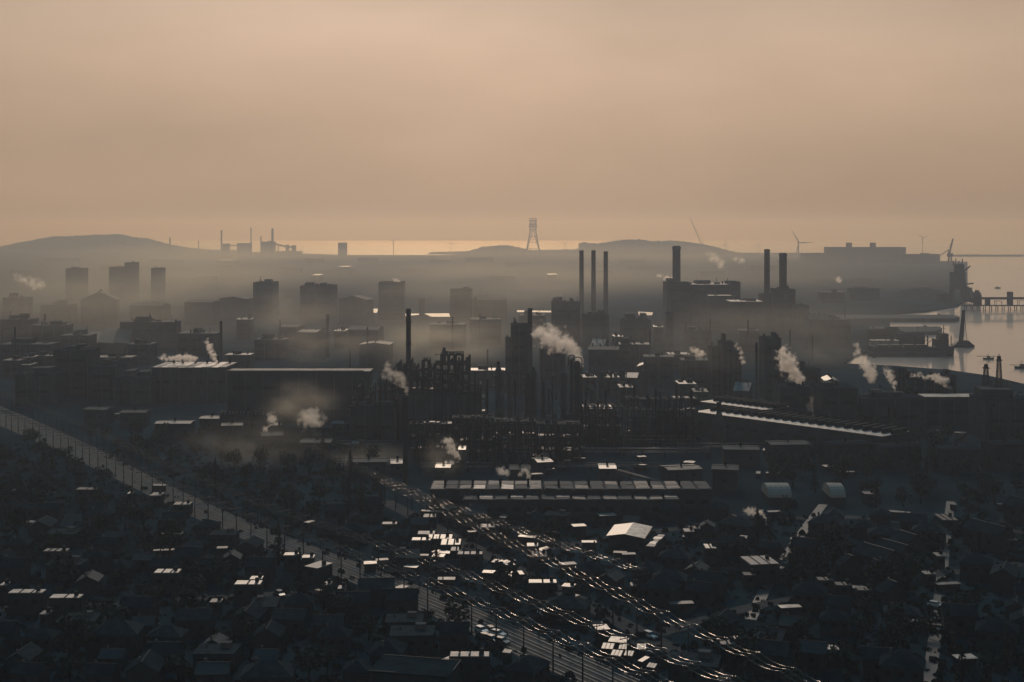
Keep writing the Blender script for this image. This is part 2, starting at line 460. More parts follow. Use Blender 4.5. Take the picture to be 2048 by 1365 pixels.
# ---- buildings
def block(px0, px1, ytop, gy, depth, label, name='factory_block', cat='building', roof='roof', wall='wall', bands=2, units=2, rib=True, parent=None, rot=0.0, seed=None, group=None, look=None):
    """flat-roofed block: wall (with window bands and ribs), roof with kerb, roof units"""
    s = SZ(gy); w = (px1 - px0) * s; h = max(1.5, (gy - ytop) * s)
    p = G((px0 + px1) / 2, gy); p.y += depth / 2
    p.x = XY((px0 + px1) / 2, p.y - depth / 2)
    r = random.Random(seed if seed is not None else int(px0 * 31 + ytop * 7 + gy))
    e = empty(name, p, label, cat, rz=rot, group=group)
    MB().box(0, 0, -.3, w, depth, h + .3).build('wall', M[wall], e)
    mb = MB()
    ov = .25
    mb.box(0, 0, h, w + 2 * ov, depth + 2 * ov, .3)
    rf = mb.build('roof', M[roof], e)
    if rib and gy > 700:
        n = max(2, min(8, int(w / 7)))
        me = MB().box(0, 0, 0, .4, .24, h - .05).mesh('pilaster', M['wall2'])
        for i in range(n + 1):
            o = bpy.data.objects.new('pilaster', me); COL.objects.link(o); o.parent = e
            o.location = (-w / 2 + w * i / n, -depth / 2 - .12, 0)
    for k in range(bands):
        z = h * (k + .55) / (bands + .3)
        n = max(1, min(5, int(w / 9)))
        for i in range(n):
            MB().box(-w / 2 + w * (i + .5) / n, -depth / 2 - .05, z, w / n * .62, .16, min(1.6, h * .12)).build('window', M['glass'], e)
    for k in range(units):
        ux, uy = r.uniform(-.38, .38) * w, r.uniform(-.3, .3) * depth
        if r.random() < .5:
            MB().box(ux, uy, h + .29, r.uniform(.05, .14) * w + .8, min(depth * .3, 4), r.uniform(.8, 2.4)).build('roof_unit', M['wall2'], e)
        else:
            rr = r.uniform(.3, .6)
            MB().lathe(ux, uy, [(rr, h + .29), (rr, h + 2.2), (rr * 1.7, h + 2.3), (rr * .2, h + 2.9)], 10).build('roof_vent', M['steel'], e)
    if units >= 2 and h > 9:
        for k in range(1 + (units > 3)):
            pw = w * r.uniform(.14, .4); ph = min(h * .22, r.uniform(1.8, 5.0))
            MB().box(r.uniform(-.3, .3) * w, depth * r.uniform(-.1, .25), h + .28 - .01 * k, pw, depth * r.uniform(.3, .55), ph).build('roof_house', M[wall], e)
        x_ = w * r.choice((-.5, .5)) * r.uniform(.6, .96)
        MB().tube([(x_, -depth / 2 - .5, 0), (x_, -depth / 2 - .5, h * .8), (x_ * .8, -depth / 2 - .5, h * .86), (x_ * .8, depth * .1, h + 1.0), (x_ * .8, depth * .1, h + r.uniform(2, 7))], r.uniform(.25, .55), 8).build('flue_duct', M['steel'], e)
        MB().tube([(-w * .48, -depth / 2 - .35, h * r.uniform(.3, .5)), (w * .48, -depth / 2 - .35, h * r.uniform(.3, .5))], .22, 6).build('wall_pipe', M['steel'], e)
    if look: auto(e, look, (px0 + px1) / 2, (ytop + gy) / 2)
    return e

def shed(px0, px1, ytop, gy, depth, label, name='shed', cat='shed', roof='roof2', wall='wall', pitch=0.22, rot=0.0, vents=0, look=None, group=None, along='x'):
    """gabled shed with separate roof slopes, ridge cap, end doors"""
    s = SZ(gy); w = (px1 - px0) * s; h = max(2.0, (gy - ytop) * s)
    p = G((px0 + px1) / 2, gy); p.y += depth / 2
    e = empty(name, p, label, cat, rz=rot, group=group)
    shed_parts(e, w, depth, h, roof, wall, pitch, vents, along)
    if look: auto(e, look, (px0 + px1) / 2, (ytop + gy) / 2)
    return e

def shed_parts(e, w, d, h, roof, wall, pitch, vents=0, along='x', win=True):
    L, T = (w, d) if along == 'x' else (d, w)
    rz = 0 if along == 'x' else math.pi / 2
    c, s_ = math.cos(rz), math.sin(rz)
    def q(x, y, z): return (x * c - y * s_, x * s_ + y * c, z)
    hr = T / 2 * pitch
    mb = MB()
    vs = [q(-L / 2, -T / 2, -.3), q(L / 2, -T / 2, -.3), q(L / 2, T / 2, -.3), q(-L / 2, T / 2, -.3), q(-L / 2, -T / 2, h), q(L / 2, -T / 2, h), q(L / 2, T / 2, h), q(-L / 2, T / 2, h), q(-L / 2, 0, h + hr), q(L / 2, 0, h + hr)]
    mb.add(vs, [(0, 1, 5, 4), (2, 3, 7, 6), (1, 2, 6, 9, 5), (3, 0, 4, 8, 7)])
    mb.build('wall', M[wall], e)
    for sg in (-1, 1):
        ov, th = .45, .16
        y0, z0 = sg * (T / 2 + ov), h - ov * pitch + .03
        y1, z1 = 0.0, h + hr + .03
        lo = [q(-L / 2 - .35, y0, z0), q(L / 2 + .35, y0, z0), q(L / 2 + .35, y1, z1), q(-L / 2 - .35, y1, z1)]
        hi = [(a[0], a[1], a[2] + th) for a in lo]
        mb = MB(); mb.add(lo + hi, [(3, 2, 1, 0), (4, 5, 6, 7), (0, 1, 5, 4), (1, 2, 6, 5), (2, 3, 7, 6), (3, 0, 4, 7)] if sg < 0 else [(0, 1, 2, 3), (7, 6, 5, 4), (4, 5, 1, 0), (5, 6, 2, 1), (6, 7, 3, 2), (7, 4, 0, 3)])
        mb.build('roof', M[roof], e)
    mb = MB(); mb.bar(q(-L / 2 - .36, 0, h + hr + .24), q(L / 2 + .36, 0, h + hr + .24), .4, .14); mb.build('ridge_cap', M['steel'], e)
    for k in range(vents):
        x = -L / 2 + L * (k + .5) / vents
        a = q(x, 0, 0)
        MB().lathe(a[0], a[1], [(.4, h + hr), (.4, h + hr + 1.3), (.8, h + hr + 1.4), (.1, h + hr + 2.0)], 8).build('roof_vent', M['steel'], e)
    if win:
        n = max(1, min(4, int(L / 5)))
        for k in range(n):
            x = -L / 2 + L * (k + .5) / n
            a, b_ = q(x, -T / 2 - .04, 0), q(1.3, .1, 0)
            MB().box(a[0], a[1], h * .45, 1.4 if along == 'x' else .12, .12 if along == 'x' else 1.4, min(1.2, h * .3)).build('window', M['glass'], e)

# ---- storage tank
def tank(px, gy, dpx, hpx, label, look=None, group='storage tanks of the works', roofm='roof2'):
    s = SZ(gy); p = G(px, gy); r = dpx * s / 2; h = hpx * s; p.y += r
    e = empty('storage_tank', p, label, 'tank', group=group)
    MB().lathe(0, 0, [(r * 1.01, 0), (r, .3), (r, h)], 28).build('shell', M['wall2'], e)
    MB().lathe(0, 0, [(r * 1.03, h - .1), (r * 1.03, h + .15), (r * .5, h + r * .09), (.05, h + r * .13)], 28).build('roof', M[roofm], e)
    mb = MB(); mb.tube([(r * 1.0 * math.cos(t), r * 1.0 * math.sin(t), h + 1.1) for t in np.linspace(0, 6.283, 29)], .05, 4)
    mb.build('handrail', M['steel'], e)
    mb = MB(); n = 14
    for k in range(n):
        t = -2.6 + 1.8 * k / n
        mb.box(math.cos(t) * (r + .5), math.sin(t) * (r + .5), h * k / n, 1.0, .9, .12, t)
    mb.build('stair', M['steel'], e)
    if look: auto(e, look, px, gy - hpx / 2)
    return e

# ---- open steel frame with vessels and pipes
def frame(px0, px1, ytop, gy, depth, nx, nz, label, tops=None, look=None, seed=1, ny=2, name='process_structure', vessels=6):
    s = SZ(gy); w = (px1 - px0) * s; h = (gy - ytop) * s
    p = G((px0 + px1) / 2, gy); p.y += depth / 2
    r = random.Random(seed)
    e = empty(name, p, label, 'steel structure')
    tops = tops or [1.0] * (nx + 1)
    xs = [-w / 2 + w * i / nx for i in range(nx + 1)]; ys = [-depth / 2 + depth * j / (ny - 1) for j in range(ny)]
    tw = max(.55, h * .02)
    for i, x in enumerate(xs):
        for y in ys:
            MB().bar((x, y, -.2), (x, y, h * tops[i]), tw).build('post', M['steel'], e)
    for k in range(1, nz + 1):
        z = h * k / nz
        mb = MB(); dk = MB()
        for i in range(nx):
            if z > h * min(tops[i], tops[i + 1]) + .01: continue
            for y in ys: mb.bar((xs[i], y, z), (xs[i + 1], y, z), tw)
            if r.random() < .75: dk.box((xs[i] + xs[i + 1]) / 2, depth * r.uniform(-.2, .2), z + tw * .51, (xs[i + 1] - xs[i]) * r.uniform(.5, 1), depth * r.uniform(.25, .6), .1)
        for i, x in enumerate(xs):
            if z <= h * tops[i] + .01: mb.bar((x, ys[0], z), (x, ys[-1], z), tw * .8)
        if mb.v: mb.build('beam', M['steel'], e)
        if dk.v: dk.build('deck', M['bright2'] if r.random() < .2 else M['steel'], e)
        mb = MB()
        for i in range(nx):
            if z > h * min(tops[i], tops[i + 1]) + .01: continue
            mb.tube([(xs[i], ys[0], z + 1.1), (xs[i + 1], ys[0], z + 1.1)], .06, 4, caps=False)
            if r.random() < .5: mb.bar((xs[i], ys[0], z - h / nz), (xs[i + 1], ys[0], z), tw * .4)
        if mb.v: mb.build('brace', M['steel'], e)
    for q in range(int(vessels * 1.6)):
        i = r.randrange(nx); k = r.randrange(nz)
        if h * (k + 1) / nz > h * min(tops[i], tops[i + 1]) + .01: continue
        cx = (xs[i] + xs[i + 1]) / 2 + r.uniform(-.2, .2) * w / nx; z0 = h * k / nz + .3; hh = h / nz
        rr = min(w / nx * .3, hh * .33) * r.uniform(.6, 1)
        if r.random() < .5:
            MB().lathe(cx, 0, [(rr * .3, z0), (rr, z0 + rr * .6), (rr, z0 + hh * r.uniform(.8, 1.5)), (rr * .5, z0 + hh * 1.55), (.1, z0 + hh * 1.6)], 12).build('vessel', M['stack'], e)
        else:
            L = w / nx * .42
            MB().tube([(cx - L, 0, z0 + rr * 1.3), (cx - L * .85, 0, z0 + rr * 1.3), (cx + L * .85, 0, z0 + rr * 1.3), (cx + L, 0, z0 + rr * 1.3)], [rr * .4, rr, rr, rr * .4], 12).build('drum', M['stack'], e)
    for q in range(nx * 2):
        x = r.uniform(-w / 2, w / 2); i = min(nx - 1, int((x + w / 2) / w * nx)); z1 = h * min(tops[i], tops[i + 1]) * r.uniform(.5, 1.03); y = r.choice(ys) + r.uniform(-.6, .6)
        x2 = x + r.uniform(-1, 1) * w / nx
        MB().tube([(x, y, 0), (x, y, z1), (x2, y, z1)], r.uniform(.1, .3), 6).build('pipe', M['pipe'], e)
    if look: auto(e, look, (px0 + px1) / 2, (ytop + gy) / 2)
    return e

def pipe_rack(px0, px1, gy, hpx, label, npipe=5, look=None, gy1=None, depth=4.0):
    """long low pipe bridge from (px0, gy) to (px1, gy1)"""
    a, b = G(px0, gy), G(px1, gy1 or gy)
    s = SZ(gy); h = hpx * s
    e = empty('pipe_rack', a, label, 'pipe rack')
    d = b - a; L = d.length; e.rotation_euler = (0, 0, math.atan2(d.y, d.x))
    n = max(2, int(L / 9))
    for i in range(n + 1):
        x = L * i / n
        mb = MB()
        for y in (0, depth): mb.bar((x, y, -.2), (x, y, h), .35)
        for z in (h, h * .62): mb.bar((x, -.3, z), (x, depth + .3, z), .3)
        mb.build('trestle', M['steel'], e)
    r = random.Random(int(px0 + gy))
    for k in range(npipe):
        y = depth * (k + .5) / npipe; z = (h if k % 2 else h * .62) + .2
        rr = r.uniform(.14, .34)
        MB().tube([(0, y, z + rr), (L, y, z + rr)], rr, 8).build('pipe', M['pipe'] if k % 3 else M['bright2'], e)
    if look: auto(e, look, (px0 + px1) / 2, gy - hpx / 2)
    return e

# ---- lattice pylon
def lattice(mb, p0, w0, p1, w1, n, t):
    """square lattice mast between two heights"""
    p0, p1 = Vector(p0), Vector(p1)
    def ring(k):
        f = k / n; c = p0.lerp(p1, f); w = (w0 + (w1 - w0) * f) / 2
        return [c + Vector((sx * w, sy * w, 0)) for sx, sy in ((-1, -1), (1, -1), (1, 1), (-1, 1))]
    for k in range(n):
        a, b_ = ring(k), ring(k + 1)
        for i in range(4):
            mb.bar(a[i], b_[i], t)
            j = (i + 1) % 4
            mb.bar(a[i], b_[j], t * .6); mb.bar(a[j], b_[i], t * .6)
            mb.bar(b_[i], b_[j], t * .6)
    return mb

def wind_turbine(px, yhub, gy, blade_px, angs, label, z0=0.0, D=None):
    s = SZ(gy); p = G(px, gy)
    if z0: p.z = z0
    h = (gy - yhub) * s - z0; bl = blade_px * s
    e = empty('wind_turbine', p, label, 'wind turbine', group='wind turbines along the far coast')
    MB().lathe(0, 0, [(bl * .045, 0), (bl * .028, h)], 12).build('tower', M['stack'], e)
    MB().box(0, 1.0, h - bl * .03, bl * .09, bl * .26, bl * .085).build('nacelle', M['stack'], e)
    hub = MB().tube([(0, -bl * .13, h + .0), (0, -bl * .2, h), (0, -bl * .24, h)], [bl * .05, bl * .045, bl * .01], 10).build('hub', M['stack'], e)
    for a in angs:
        t = R(a); dx, dz = math.sin(t), math.cos(t)
        nx_, nz_ = dz, -dx
        vs = []
        for f, w in ((0.02, .03), (.18, .075), (.6, .045), (1.0, .012)):
            for sd, yo in ((-.35, 0), (.0, -.012), (.65, 0), (.0, .012)):
                vs.append((dx * bl * f + nx_ * w * bl * sd, -bl * .17 + yo * bl, h + dz * bl * f + nz_ * w * bl * sd))
        fs = [(i * 4 + k, i * 4 + (k + 1) % 4, (i + 1) * 4 + (k + 1) % 4, (i + 1) * 4 + k) for i in range(3) for k in range(4)] + [(0, 1, 2, 3), (15, 14, 13, 12)]
        MB().add(vs, fs).build('blade', M['stack'], hub)
    return e

# ---- smoke
def cloud_nodes(m, spheres, dens, col, aniso, nscale, seed, erode=0.70, absorb=None):
    """volume material: soft chain of balls (object space), eaten away by noise so that it billows"""
    m.use_nodes = True
    nt = m.node_tree; nt.nodes.clear(); n, l = nt.nodes, nt.links
    out = n.new('ShaderNodeOutputMaterial'); v = n.new('ShaderNodeVolumePrincipled')
    v.inputs['Color'].default_value = (*col, 1); v.inputs['Anisotropy'].default_value = aniso
    if absorb: v.inputs['Absorption Color'].default_value = (*absorb, 1)
    tc = n.new('ShaderNodeTexCoord'); prev = None
    for i_, (c, r) in enumerate(spheres):
        wgt = 1.0 - .42 * i_ / max(1, len(spheres) - 1)      # thins out along the plume
        ds = n.new('ShaderNodeVectorMath'); ds.operation = 'DISTANCE'; ds.inputs[1].default_value = c
        l.new(tc.outputs['Object'], ds.inputs[0])
        mr = n.new('ShaderNodeMapRange'); mr.inputs['From Min'].default_value = r; mr.inputs['From Max'].default_value = 0; mr.inputs['To Max'].default_value = wgt
        l.new(ds.outputs['Value'], mr.inputs['Value'])
        if prev is None: prev = mr.outputs[0]
        else:
            mx = n.new('ShaderNodeMath'); mx.operation = 'MAXIMUM'
            l.new(prev, mx.inputs[0]); l.new(mr.outputs[0], mx.inputs[1]); prev = mx.outputs[0]
    nz = n.new('ShaderNodeTexNoise'); nz.noise_dimensions = '4D'; nz.inputs['W'].default_value = seed * 3.1
    nz.inputs['Scale'].default_value = nscale; nz.inputs['Detail'].default_value = 3.5; nz.inputs['Roughness'].default_value = .6
    l.new(tc.outputs['Object'], nz.inputs['Vector'])
    nm = n.new('ShaderNodeMapRange'); nm.inputs['From Min'].default_value = .30; nm.inputs['From Max'].default_value = .70
    nm.inputs['To Max'].default_value = erode
    l.new(nz.outputs['Fac'], nm.inputs['Value'])
    sb = n.new('ShaderNodeMath'); sb.operation = 'SUBTRACT'; l.new(prev, sb.inputs[0]); l.new(nm.outputs[0], sb.inputs[1])
    dm = n.new('ShaderNodeMapRange'); dm.inputs['From Min'].default_value = 0; dm.inputs['From Max'].default_value = .50; dm.inputs['To Max'].default_value = dens
    l.new(sb.outputs[0], dm.inputs['Value'])
    l.new(dm.outputs[0], v.inputs['Density']); l.new(v.outputs[0], out.inputs['Volume'])

def steam(path, D, label, seed=0, name='steam_plume', col=(0.98, 0.93, 0.88), cat='steam', tau=3.0, aniso=0.70, grow=2.1):
    """a plume along path [(px, py, radius_px)] standing at distance D"""
    s = D / FPX; r = random.Random(seed)
    o0 = Vector((XY(path[0][0], D), D, ZY(path[0][1], D)))
    pts = []
    for (x0, y0, r0), (x1, y1, r1) in zip(path[:-1], path[1:]):
        n = 2 if math.hypot(x1 - x0, y1 - y0) > .9 * min(r0, r1) else 1
        for i in range(n):
            f = i / n; pts.append((x0 + (x1 - x0) * f, y0 + (y1 - y0) * f, r0 + (r1 - r0) * f))
    pts.append(path[-1])
    sph = []
    for x, y, rad in pts:
        c = Vector((XY(x, D) + r.gauss(0, .22) * rad * s, D + r.gauss(0, .25) * rad * s, ZY(y, D) + r.gauss(0, .18) * rad * s)) - o0
        sph.append((c, rad * s * grow))
    tb = bmesh.new(); bmesh.ops.create_icosphere(tb, subdivisions=1, radius=1.0)
    unit = [v.co.copy() for v in tb.verts]; tb.free()
    bm = bmesh.new()
    for c, rr in sph:
        for u in unit: bm.verts.new(c + u * rr * 1.12)
    res = bmesh.ops.convex_hull(bm, input=bm.verts)
    bmesh.ops.delete(bm, geom=[v for v in bm.verts if not v.link_faces], context='VERTS')
    bmesh.ops.recalc_face_normals(bm, faces=bm.faces)
    me = bpy.data.meshes.new(name); bm.to_mesh(me); bm.free()
    rmean = sum(q for _, q in sph) / len(sph) / grow
    m = bpy.data.materials.new('steam')
    cloud_nodes(m, sph, tau / rmean, col, aniso, .85 / rmean, seed)
    m.cycles.volume_step_rate = 0.5
    me.materials.append(m)
    o = bpy.data.objects.new(name, me); COL.objects.link(o); o.location = o0
    return tag(o, label, cat, 'steam plumes over the works')

def drift(px, py, rx, rz, D, ry, dens, label, thin=(.38, .66), col=(0.76, 0.71, 0.62), aniso=0.62, absorb=(1.0, .5, .0), seed=0):
    """a soft drifting bank of smoke: denser in the middle, torn by noise"""
    s = D / FPX
    bm = bmesh.new(); bmesh.ops.create_icosphere(bm, subdivisions=3, radius=1.0)
    me = bpy.data.meshes.new('smoke_bank'); bm.to_mesh(me); bm.free()
    m = bpy.data.materials.new('drifting_smoke'); m.use_nodes = True
    nt = m.node_tree; nt.nodes.clear(); n, l = nt.nodes, nt.links
    out = n.new('ShaderNodeOutputMaterial'); v = n.new('ShaderNodeVolumePrincipled')
    v.inputs['Color'].default_value = (*col, 1); v.inputs['Anisotropy'].default_value = aniso
    v.inputs['Absorption Color'].default_value = (*absorb, 1)
    tc = n.new('ShaderNodeTexCoord'); ln = n.new('ShaderNodeVectorMath'); ln.operation = 'LENGTH'
    l.new(tc.outputs['Object'], ln.inputs[0])
    mr = n.new('ShaderNodeMapRange'); mr.interpolation_type = 'SMOOTHSTEP'
    mr.inputs['From Min'].default_value = 0.97; mr.inputs['From Max'].default_value = 0.1
    l.new(ln.outputs['Value'], mr.inputs['Value'])
    nz = n.new('ShaderNodeTexNoise'); nz.inputs['Scale'].default_value = 1.9; nz.inputs['Detail'].default_value = 4
    nz.noise_dimensions = '4D'; nz.inputs['W'].default_value = seed * 1.7
    l.new(tc.outputs['Object'], nz.inputs['Vector'])
    nm = n.new('ShaderNodeMapRange'); nm.inputs['From Min'].default_value = thin[0]; nm.inputs['From Max'].default_value = thin[1]
    l.new(nz.outputs['Fac'], nm.inputs['Value'])
    mu = n.new('ShaderNodeMath'); mu.operation = 'MULTIPLY'; l.new(mr.outputs[0], mu.inputs[0]); l.new(nm.outputs[0], mu.inputs[1])
    m2 = n.new('ShaderNodeMath'); m2.operation = 'MULTIPLY'; l.new(mu.outputs[0], m2.inputs[0]); m2.inputs[1].default_value = dens
    l.new(m2.outputs[0], v.inputs['Density']); l.new(v.outputs[0], out.inputs['Volume'])
    me.materials.append(m)
    o = bpy.data.objects.new('smoke_bank', me); COL.objects.link(o)
    o.location = (XY(px, D), D, ZY(py, D)); o.scale = (rx * s, ry, rz * s)
    return tag(o, label, 'smoke', 'drifting smoke over the works')

# ---- trees
def tree_mesh(seed, h, cw, conifer=False):
    r = random.Random(seed)
    tr = MB(); th = h * (.3 if not conifer else .9)
    tr.tube([(0, 0, -.3), (r.uniform(-.1, .1), 0, th * .5), (r.uniform(-.2, .2), r.uniform(-.2, .2), th)], [h * .035, h * .028, h * .015], 6)
    for k in range(5):
        a = r.uniform(0, 6.28); z = h * r.uniform(.22, .5)
        tr.tube([(0, 0, z * .8), (math.cos(a) * cw * .25, math.sin(a) * cw * .25, z + h * .14)], [h * .014, h * .005], 5, caps=False)
    cr = MB()
    n = 210
    lobes = [(r.uniform(-.3, .3) * cw, r.uniform(-.3, .3) * cw, h * r.uniform(.45, .82), r.uniform(.2, .36) * cw) for _ in range(7)]
    for k in range(n):
        if conifer:
            f = r.random() ** .7; z = h * (.12 + .88 * (1 - f)); rad = cw * .5 * f * r.uniform(.5, 1.05); a = r.uniform(0, 6.28)
            c = Vector((math.cos(a) * rad, math.sin(a) * rad, z - rad * .3))
        else:
            lx, ly, lz, lr = r.choice(lobes)
            d = Vector((r.gauss(0, 1), r.gauss(0, 1), r.gauss(0, 1))).normalized() * lr * r.uniform(.55, 1.08)
            c = Vector((lx, ly, lz)) + d
        sz = cw * r.uniform(.05, .105)
        u = Vector((r.gauss(0, 1), r.gauss(0, 1), r.gauss(0, .6))).normalized(); v = u.cross(Vector((r.gauss(0, 1), r.gauss(0, 1), r.gauss(0, 1)))).normalized()
        vs = [c - u * sz, c + v * sz * .7, c + u * sz, c - v * sz * .8 + u.cross(v) * sz * .4]
        cr.add(vs, [(0, 1, 2), (0, 2, 3)])
    return tr, cr
# ------------------------------------------------------------------ far shore: skyline of the distant works
def far_chimney(px, yt, gy, w, label):
    return chimney(px, yt, gy, w, label, ladder=False, name='chimney', group='thin far chimneys on the skyline')
far_chimney(340, 476, 512, 2.6, 'lone thin far chimney on the skyline right of the left hill')
far_chimney(397, 482, 512, 1.6, 'short hair-thin far chimney between the left hill and the far works')
far_chimney(443, 461, 512, 3.0, 'thin far chimney at the left end of the hazy far works')
far_chimney(502, 456, 512, 2.2, 'thin tall far chimney rising from the middle of the hazy far works')
far_chimney(545, 458, 512, 4.4, 'thick tall far chimney on top of the right half of the hazy far works')
far_chimney(522, 473, 512, 2.2, 'stubby far chimney beside the thick one in the hazy far works')
block(445, 457, 488, 512, 30, 'small narrow hazy block at the left foot of the far works', units=0, rib=False, bands=1)
block(474, 500, 487, 512, 40, 'wide hazy furnace house in the middle of the far works', units=1, rib=False, bands=1)
block(522, 548, 484, 512, 40, 'tall hazy furnace house under the thick far chimney', units=2, rib=False, bands=1)
block(571, 577, 490, 512, 20, 'first little hazy transfer tower on the far sloping conveyor', name='transfer_tower', units=0, rib=False, bands=0)
block(583, 591, 491, 512, 20, 'last little hazy transfer tower at the low end of the far conveyor', name='transfer_tower', units=0, rib=False, bands=0)
block(552, 600, 503, 513, 60, 'long low hazy shed at the foot of the far conveyor', units=1, rib=False, bands=0)
block(676, 692, 486, 514, 35, 'lone hazy tower block standing against the shining far sea', name='tower_block', units=0, rib=False, bands=5)
block(1158, 1192, 487, 506, 40, 'flat-topped hazy block on the skyline above the three slim chimneys', units=2, rib=False, bands=1)
def beam_between(name, label, cat, pts, w, m='stack', trestle=0):
    e = empty(name, pts[0], label, cat)
    p0 = Vector(pts[0]); q = [Vector(p) - p0 for p in pts]
    mb = MB()
    for a, b in zip(q[:-1], q[1:]): mb.bar(a, b, w)
    mb.build('gallery', M[m], e)
    for k in range(trestle):
        f = (k + .5) / trestle * (len(q) - 1); i = min(int(f), len(q) - 2); c = q[i].lerp(q[i + 1], f - i)
        MB().bar((c.x - w * .6, c.y, -p0.z), (c.x, c.y, c.z), w * .3).bar((c.x + w * .6, c.y, -p0.z), (c.x, c.y, c.z), w * .3).build('trestle', M[m], e)
    return e
Df = G(0, 512).y
beam_between('conveyor', 'thin sloping conveyor gallery running down from the far furnace house', 'conveyor', [(XY(548, Df), Df, ZY(488, Df)), (XY(574, Df), Df, ZY(494, Df)), (XY(590, Df), Df, ZY(495, Df))], 7, trestle=3)
beam_between('conveyor', 'level hazy pipe bridge between the two left blocks of the far works', 'conveyor', [(XY(457, Df), Df, ZY(491.5, Df)), (XY(474, Df), Df, ZY(491.5, Df))], 5)

# big crossing pylon on the far shore
s = SZ(512); p = G(1066, 512)
e = empty('lattice_pylon', p, 'giant four-legged lattice pylon above the shining far sea', 'pylon')
H_ = (512 - 437) * s
mb = MB()
for sx in (-1, 1):
    for sy in (-1, 1):
        leg = MB(); leg.bar((sx * 15 * s, sy * 12 * s, 0), (sx * 6 * s, sy * 5 * s, H_ * .62), 3.4); leg.build('leg', M['steel'], e)
for sx in (-1, 1):
    mb.bar((sx * 15 * s, -12 * s, 0), (sx * 2 * s, -5.2 * s, H_ * .62), 2.6)
for k in range(3):
    z = H_ * (.2 + .16 * k); f = 15 - 9 * z / (H_ * .62)
    mb.bar((-f * s, -f * .8 * s, z), (f * s, -f * .8 * s, z), 1.8)
mb.build('brace', M['steel'], e)
mb = MB(); lattice(mb, (0, 0, H_ * .62), 12 * s, (0, 0, H_ * .93), 12 * s, 4, 3.0); mb.build('mast', M['steel'], e)
for z, w in ((.78, 17), (.94, 16)):
    MB().bar((-w * s / 2, 0, H_ * z), (w * s / 2, 0, H_ * z), 4.0).bar((-w * s / 2, 0, H_ * (z + .05)), (w * s / 2, 0, H_ * (z + .05)), 3.0).build('cross_arm', M['steel'], e)

wind_turbine(787, 484, 513, 13, (-42, 48, 182), 'pale Y-shaped wind turbine in front of the shining far sea')
wind_turbine(902, 486, 507, 10, (0, 118, 242), 'tiny wind turbine right of the Y-shaped one at the far sea')
wind_turbine(1130, 487, 507, 11, (35, 155, 275), 'tiny hazy wind turbine between the giant pylon and the three slim chimneys')
wind_turbine(1450, 489, 507, 12, (10, 130, 250), 'small wind turbine on the right slope of the right hill')
wind_turbine(1516, 491, 508, 11, (25, 145, 265), 'small wind turbine left of the twin chimneys')
wind_turbine(1597, 486, 519, 30, (-30, 88, 195), 'large wind turbine right of the twin chimneys, one blade pointing up')
wind_turbine(1845, 476, 514, 13, (-55, 70, 178), 'wind turbine with a tall thin mast behind the dock hall')
Dc = G(0, 508).y
e = empty('derrick_crane', (XY(1404, Dc), Dc, 30), 'faint crane with a very long raised boom on the right hill', 'crane')
q0 = Vector((0, 0, 0)); q1 = Vector((XY(1380, Dc) - XY(1404, Dc), 0, ZY(436, Dc) - 30))
MB().bar(q0 + Vector((0, 0, ZY(492, Dc) - 30)), q1, 2.2).build('boom', M['steel'], e)
MB().box(0, 0, -30, 12, 12, ZY(492, Dc)).build('cab', M['steel'], e)
MB().bar((10, 0, ZY(487, Dc) - 30), q1 * .75, .9).build('stay', M['steel'], e)

# shipyard hall and its crane
e = block(1657, 1812, 495, 526, 60, 'huge flat-roofed dock hall in the haze before the right-hand water', name='dock_hall', units=0, bands=3)
s = SZ(526)
for cx, w in ((1703, 10), (1751, 10)):
    MB().box((cx - 1734.5) * s, 0, (526 - 495) * s, w * s, 14, 9 * s).build('roof_tower', M['wall'], e)
block(1606, 1657, 507, 527, 40, 'low long annex at the left end of the dock hall', units=0, rib=False, bands=1)
block(1812, 1880, 509, 528, 40, 'low long annex at the right end of the dock hall', units=2, rib=False, bands=1)
Dk = G(0, 534).y; s = SZ(534)
e = empty('jib_crane', (XY(1900, Dk), Dk, 0), 'dock crane with a steep jib at the water edge right of the dock hall', 'crane')
top = Vector((6 * s, 0, ZY(478, Dk))); piv = Vector((-2 * s, 0, ZY(512, Dk)))
mb = MB()
for sx in (-4, 4):
    for sy in (-4, 4): MB().bar((sx * s, sy * s, 0), (sx * .5 * s, sy * .5 * s, ZY(513, Dk)), 2.0).build('leg', M['steel'], e)
MB().box(0, 0, ZY(514, Dk), 9 * s, 9 * s, 7 * s).build('cab', M['steel'], e)
MB().bar(piv, top, 3.4).build('jib', M['steel'], e)
MB().bar((-19 * s, 0, ZY(511, Dk)), (-3 * s, 0, ZY(500, Dk)), 2.2).bar((-3 * s, 0, ZY(500, Dk)), piv, 2.2).build('counter_jib', M['steel'], e)
MB().bar((-3 * s, 0, ZY(500, Dk)), top, .8).build('stay', M['steel'], e)

# low sheds of the far plain: glints of flat roofs in the haze
far_sheds = [(432, 470, 521, 527, 'pale'), (610, 645, 518, 524, ''), (715, 752, 516, 521, ''), (676, 697, 534, 542, 'pale'), (622, 638, 551, 558, 'pale'), (1096, 1114, 550, 556, 'pale'),
    (380, 425, 553, 560, ''), (860, 900, 520, 526, ''), (930, 985, 516, 522, ''), (1010, 1060, 525, 532, ''), (1240, 1290, 520, 527, ''), (1180, 1225, 540, 548, ''),
    (300, 360, 520, 528, ''), (90, 150, 517, 524, ''), (200, 252, 530, 538, ''), (20, 70, 540, 548, ''), (800, 850, 536, 545, ''), (560, 600, 535, 543, ''), (980, 1030, 552, 560, ''), (1500, 1560, 530, 538, ''), (1400, 1450, 542, 550, '')]
for x0, x1, yt, gy, kind in far_sheds:
    block(x0, x1, yt, gy + 3, 70 if kind else 45, None, name='factory_shed', cat='shed', roof='bright' if kind else 'roof2', rib=False, bands=0, units=0, look='low hazy %s-roofed shed' % ('bright' if kind else 'dull'), group='low sheds on the far plain')

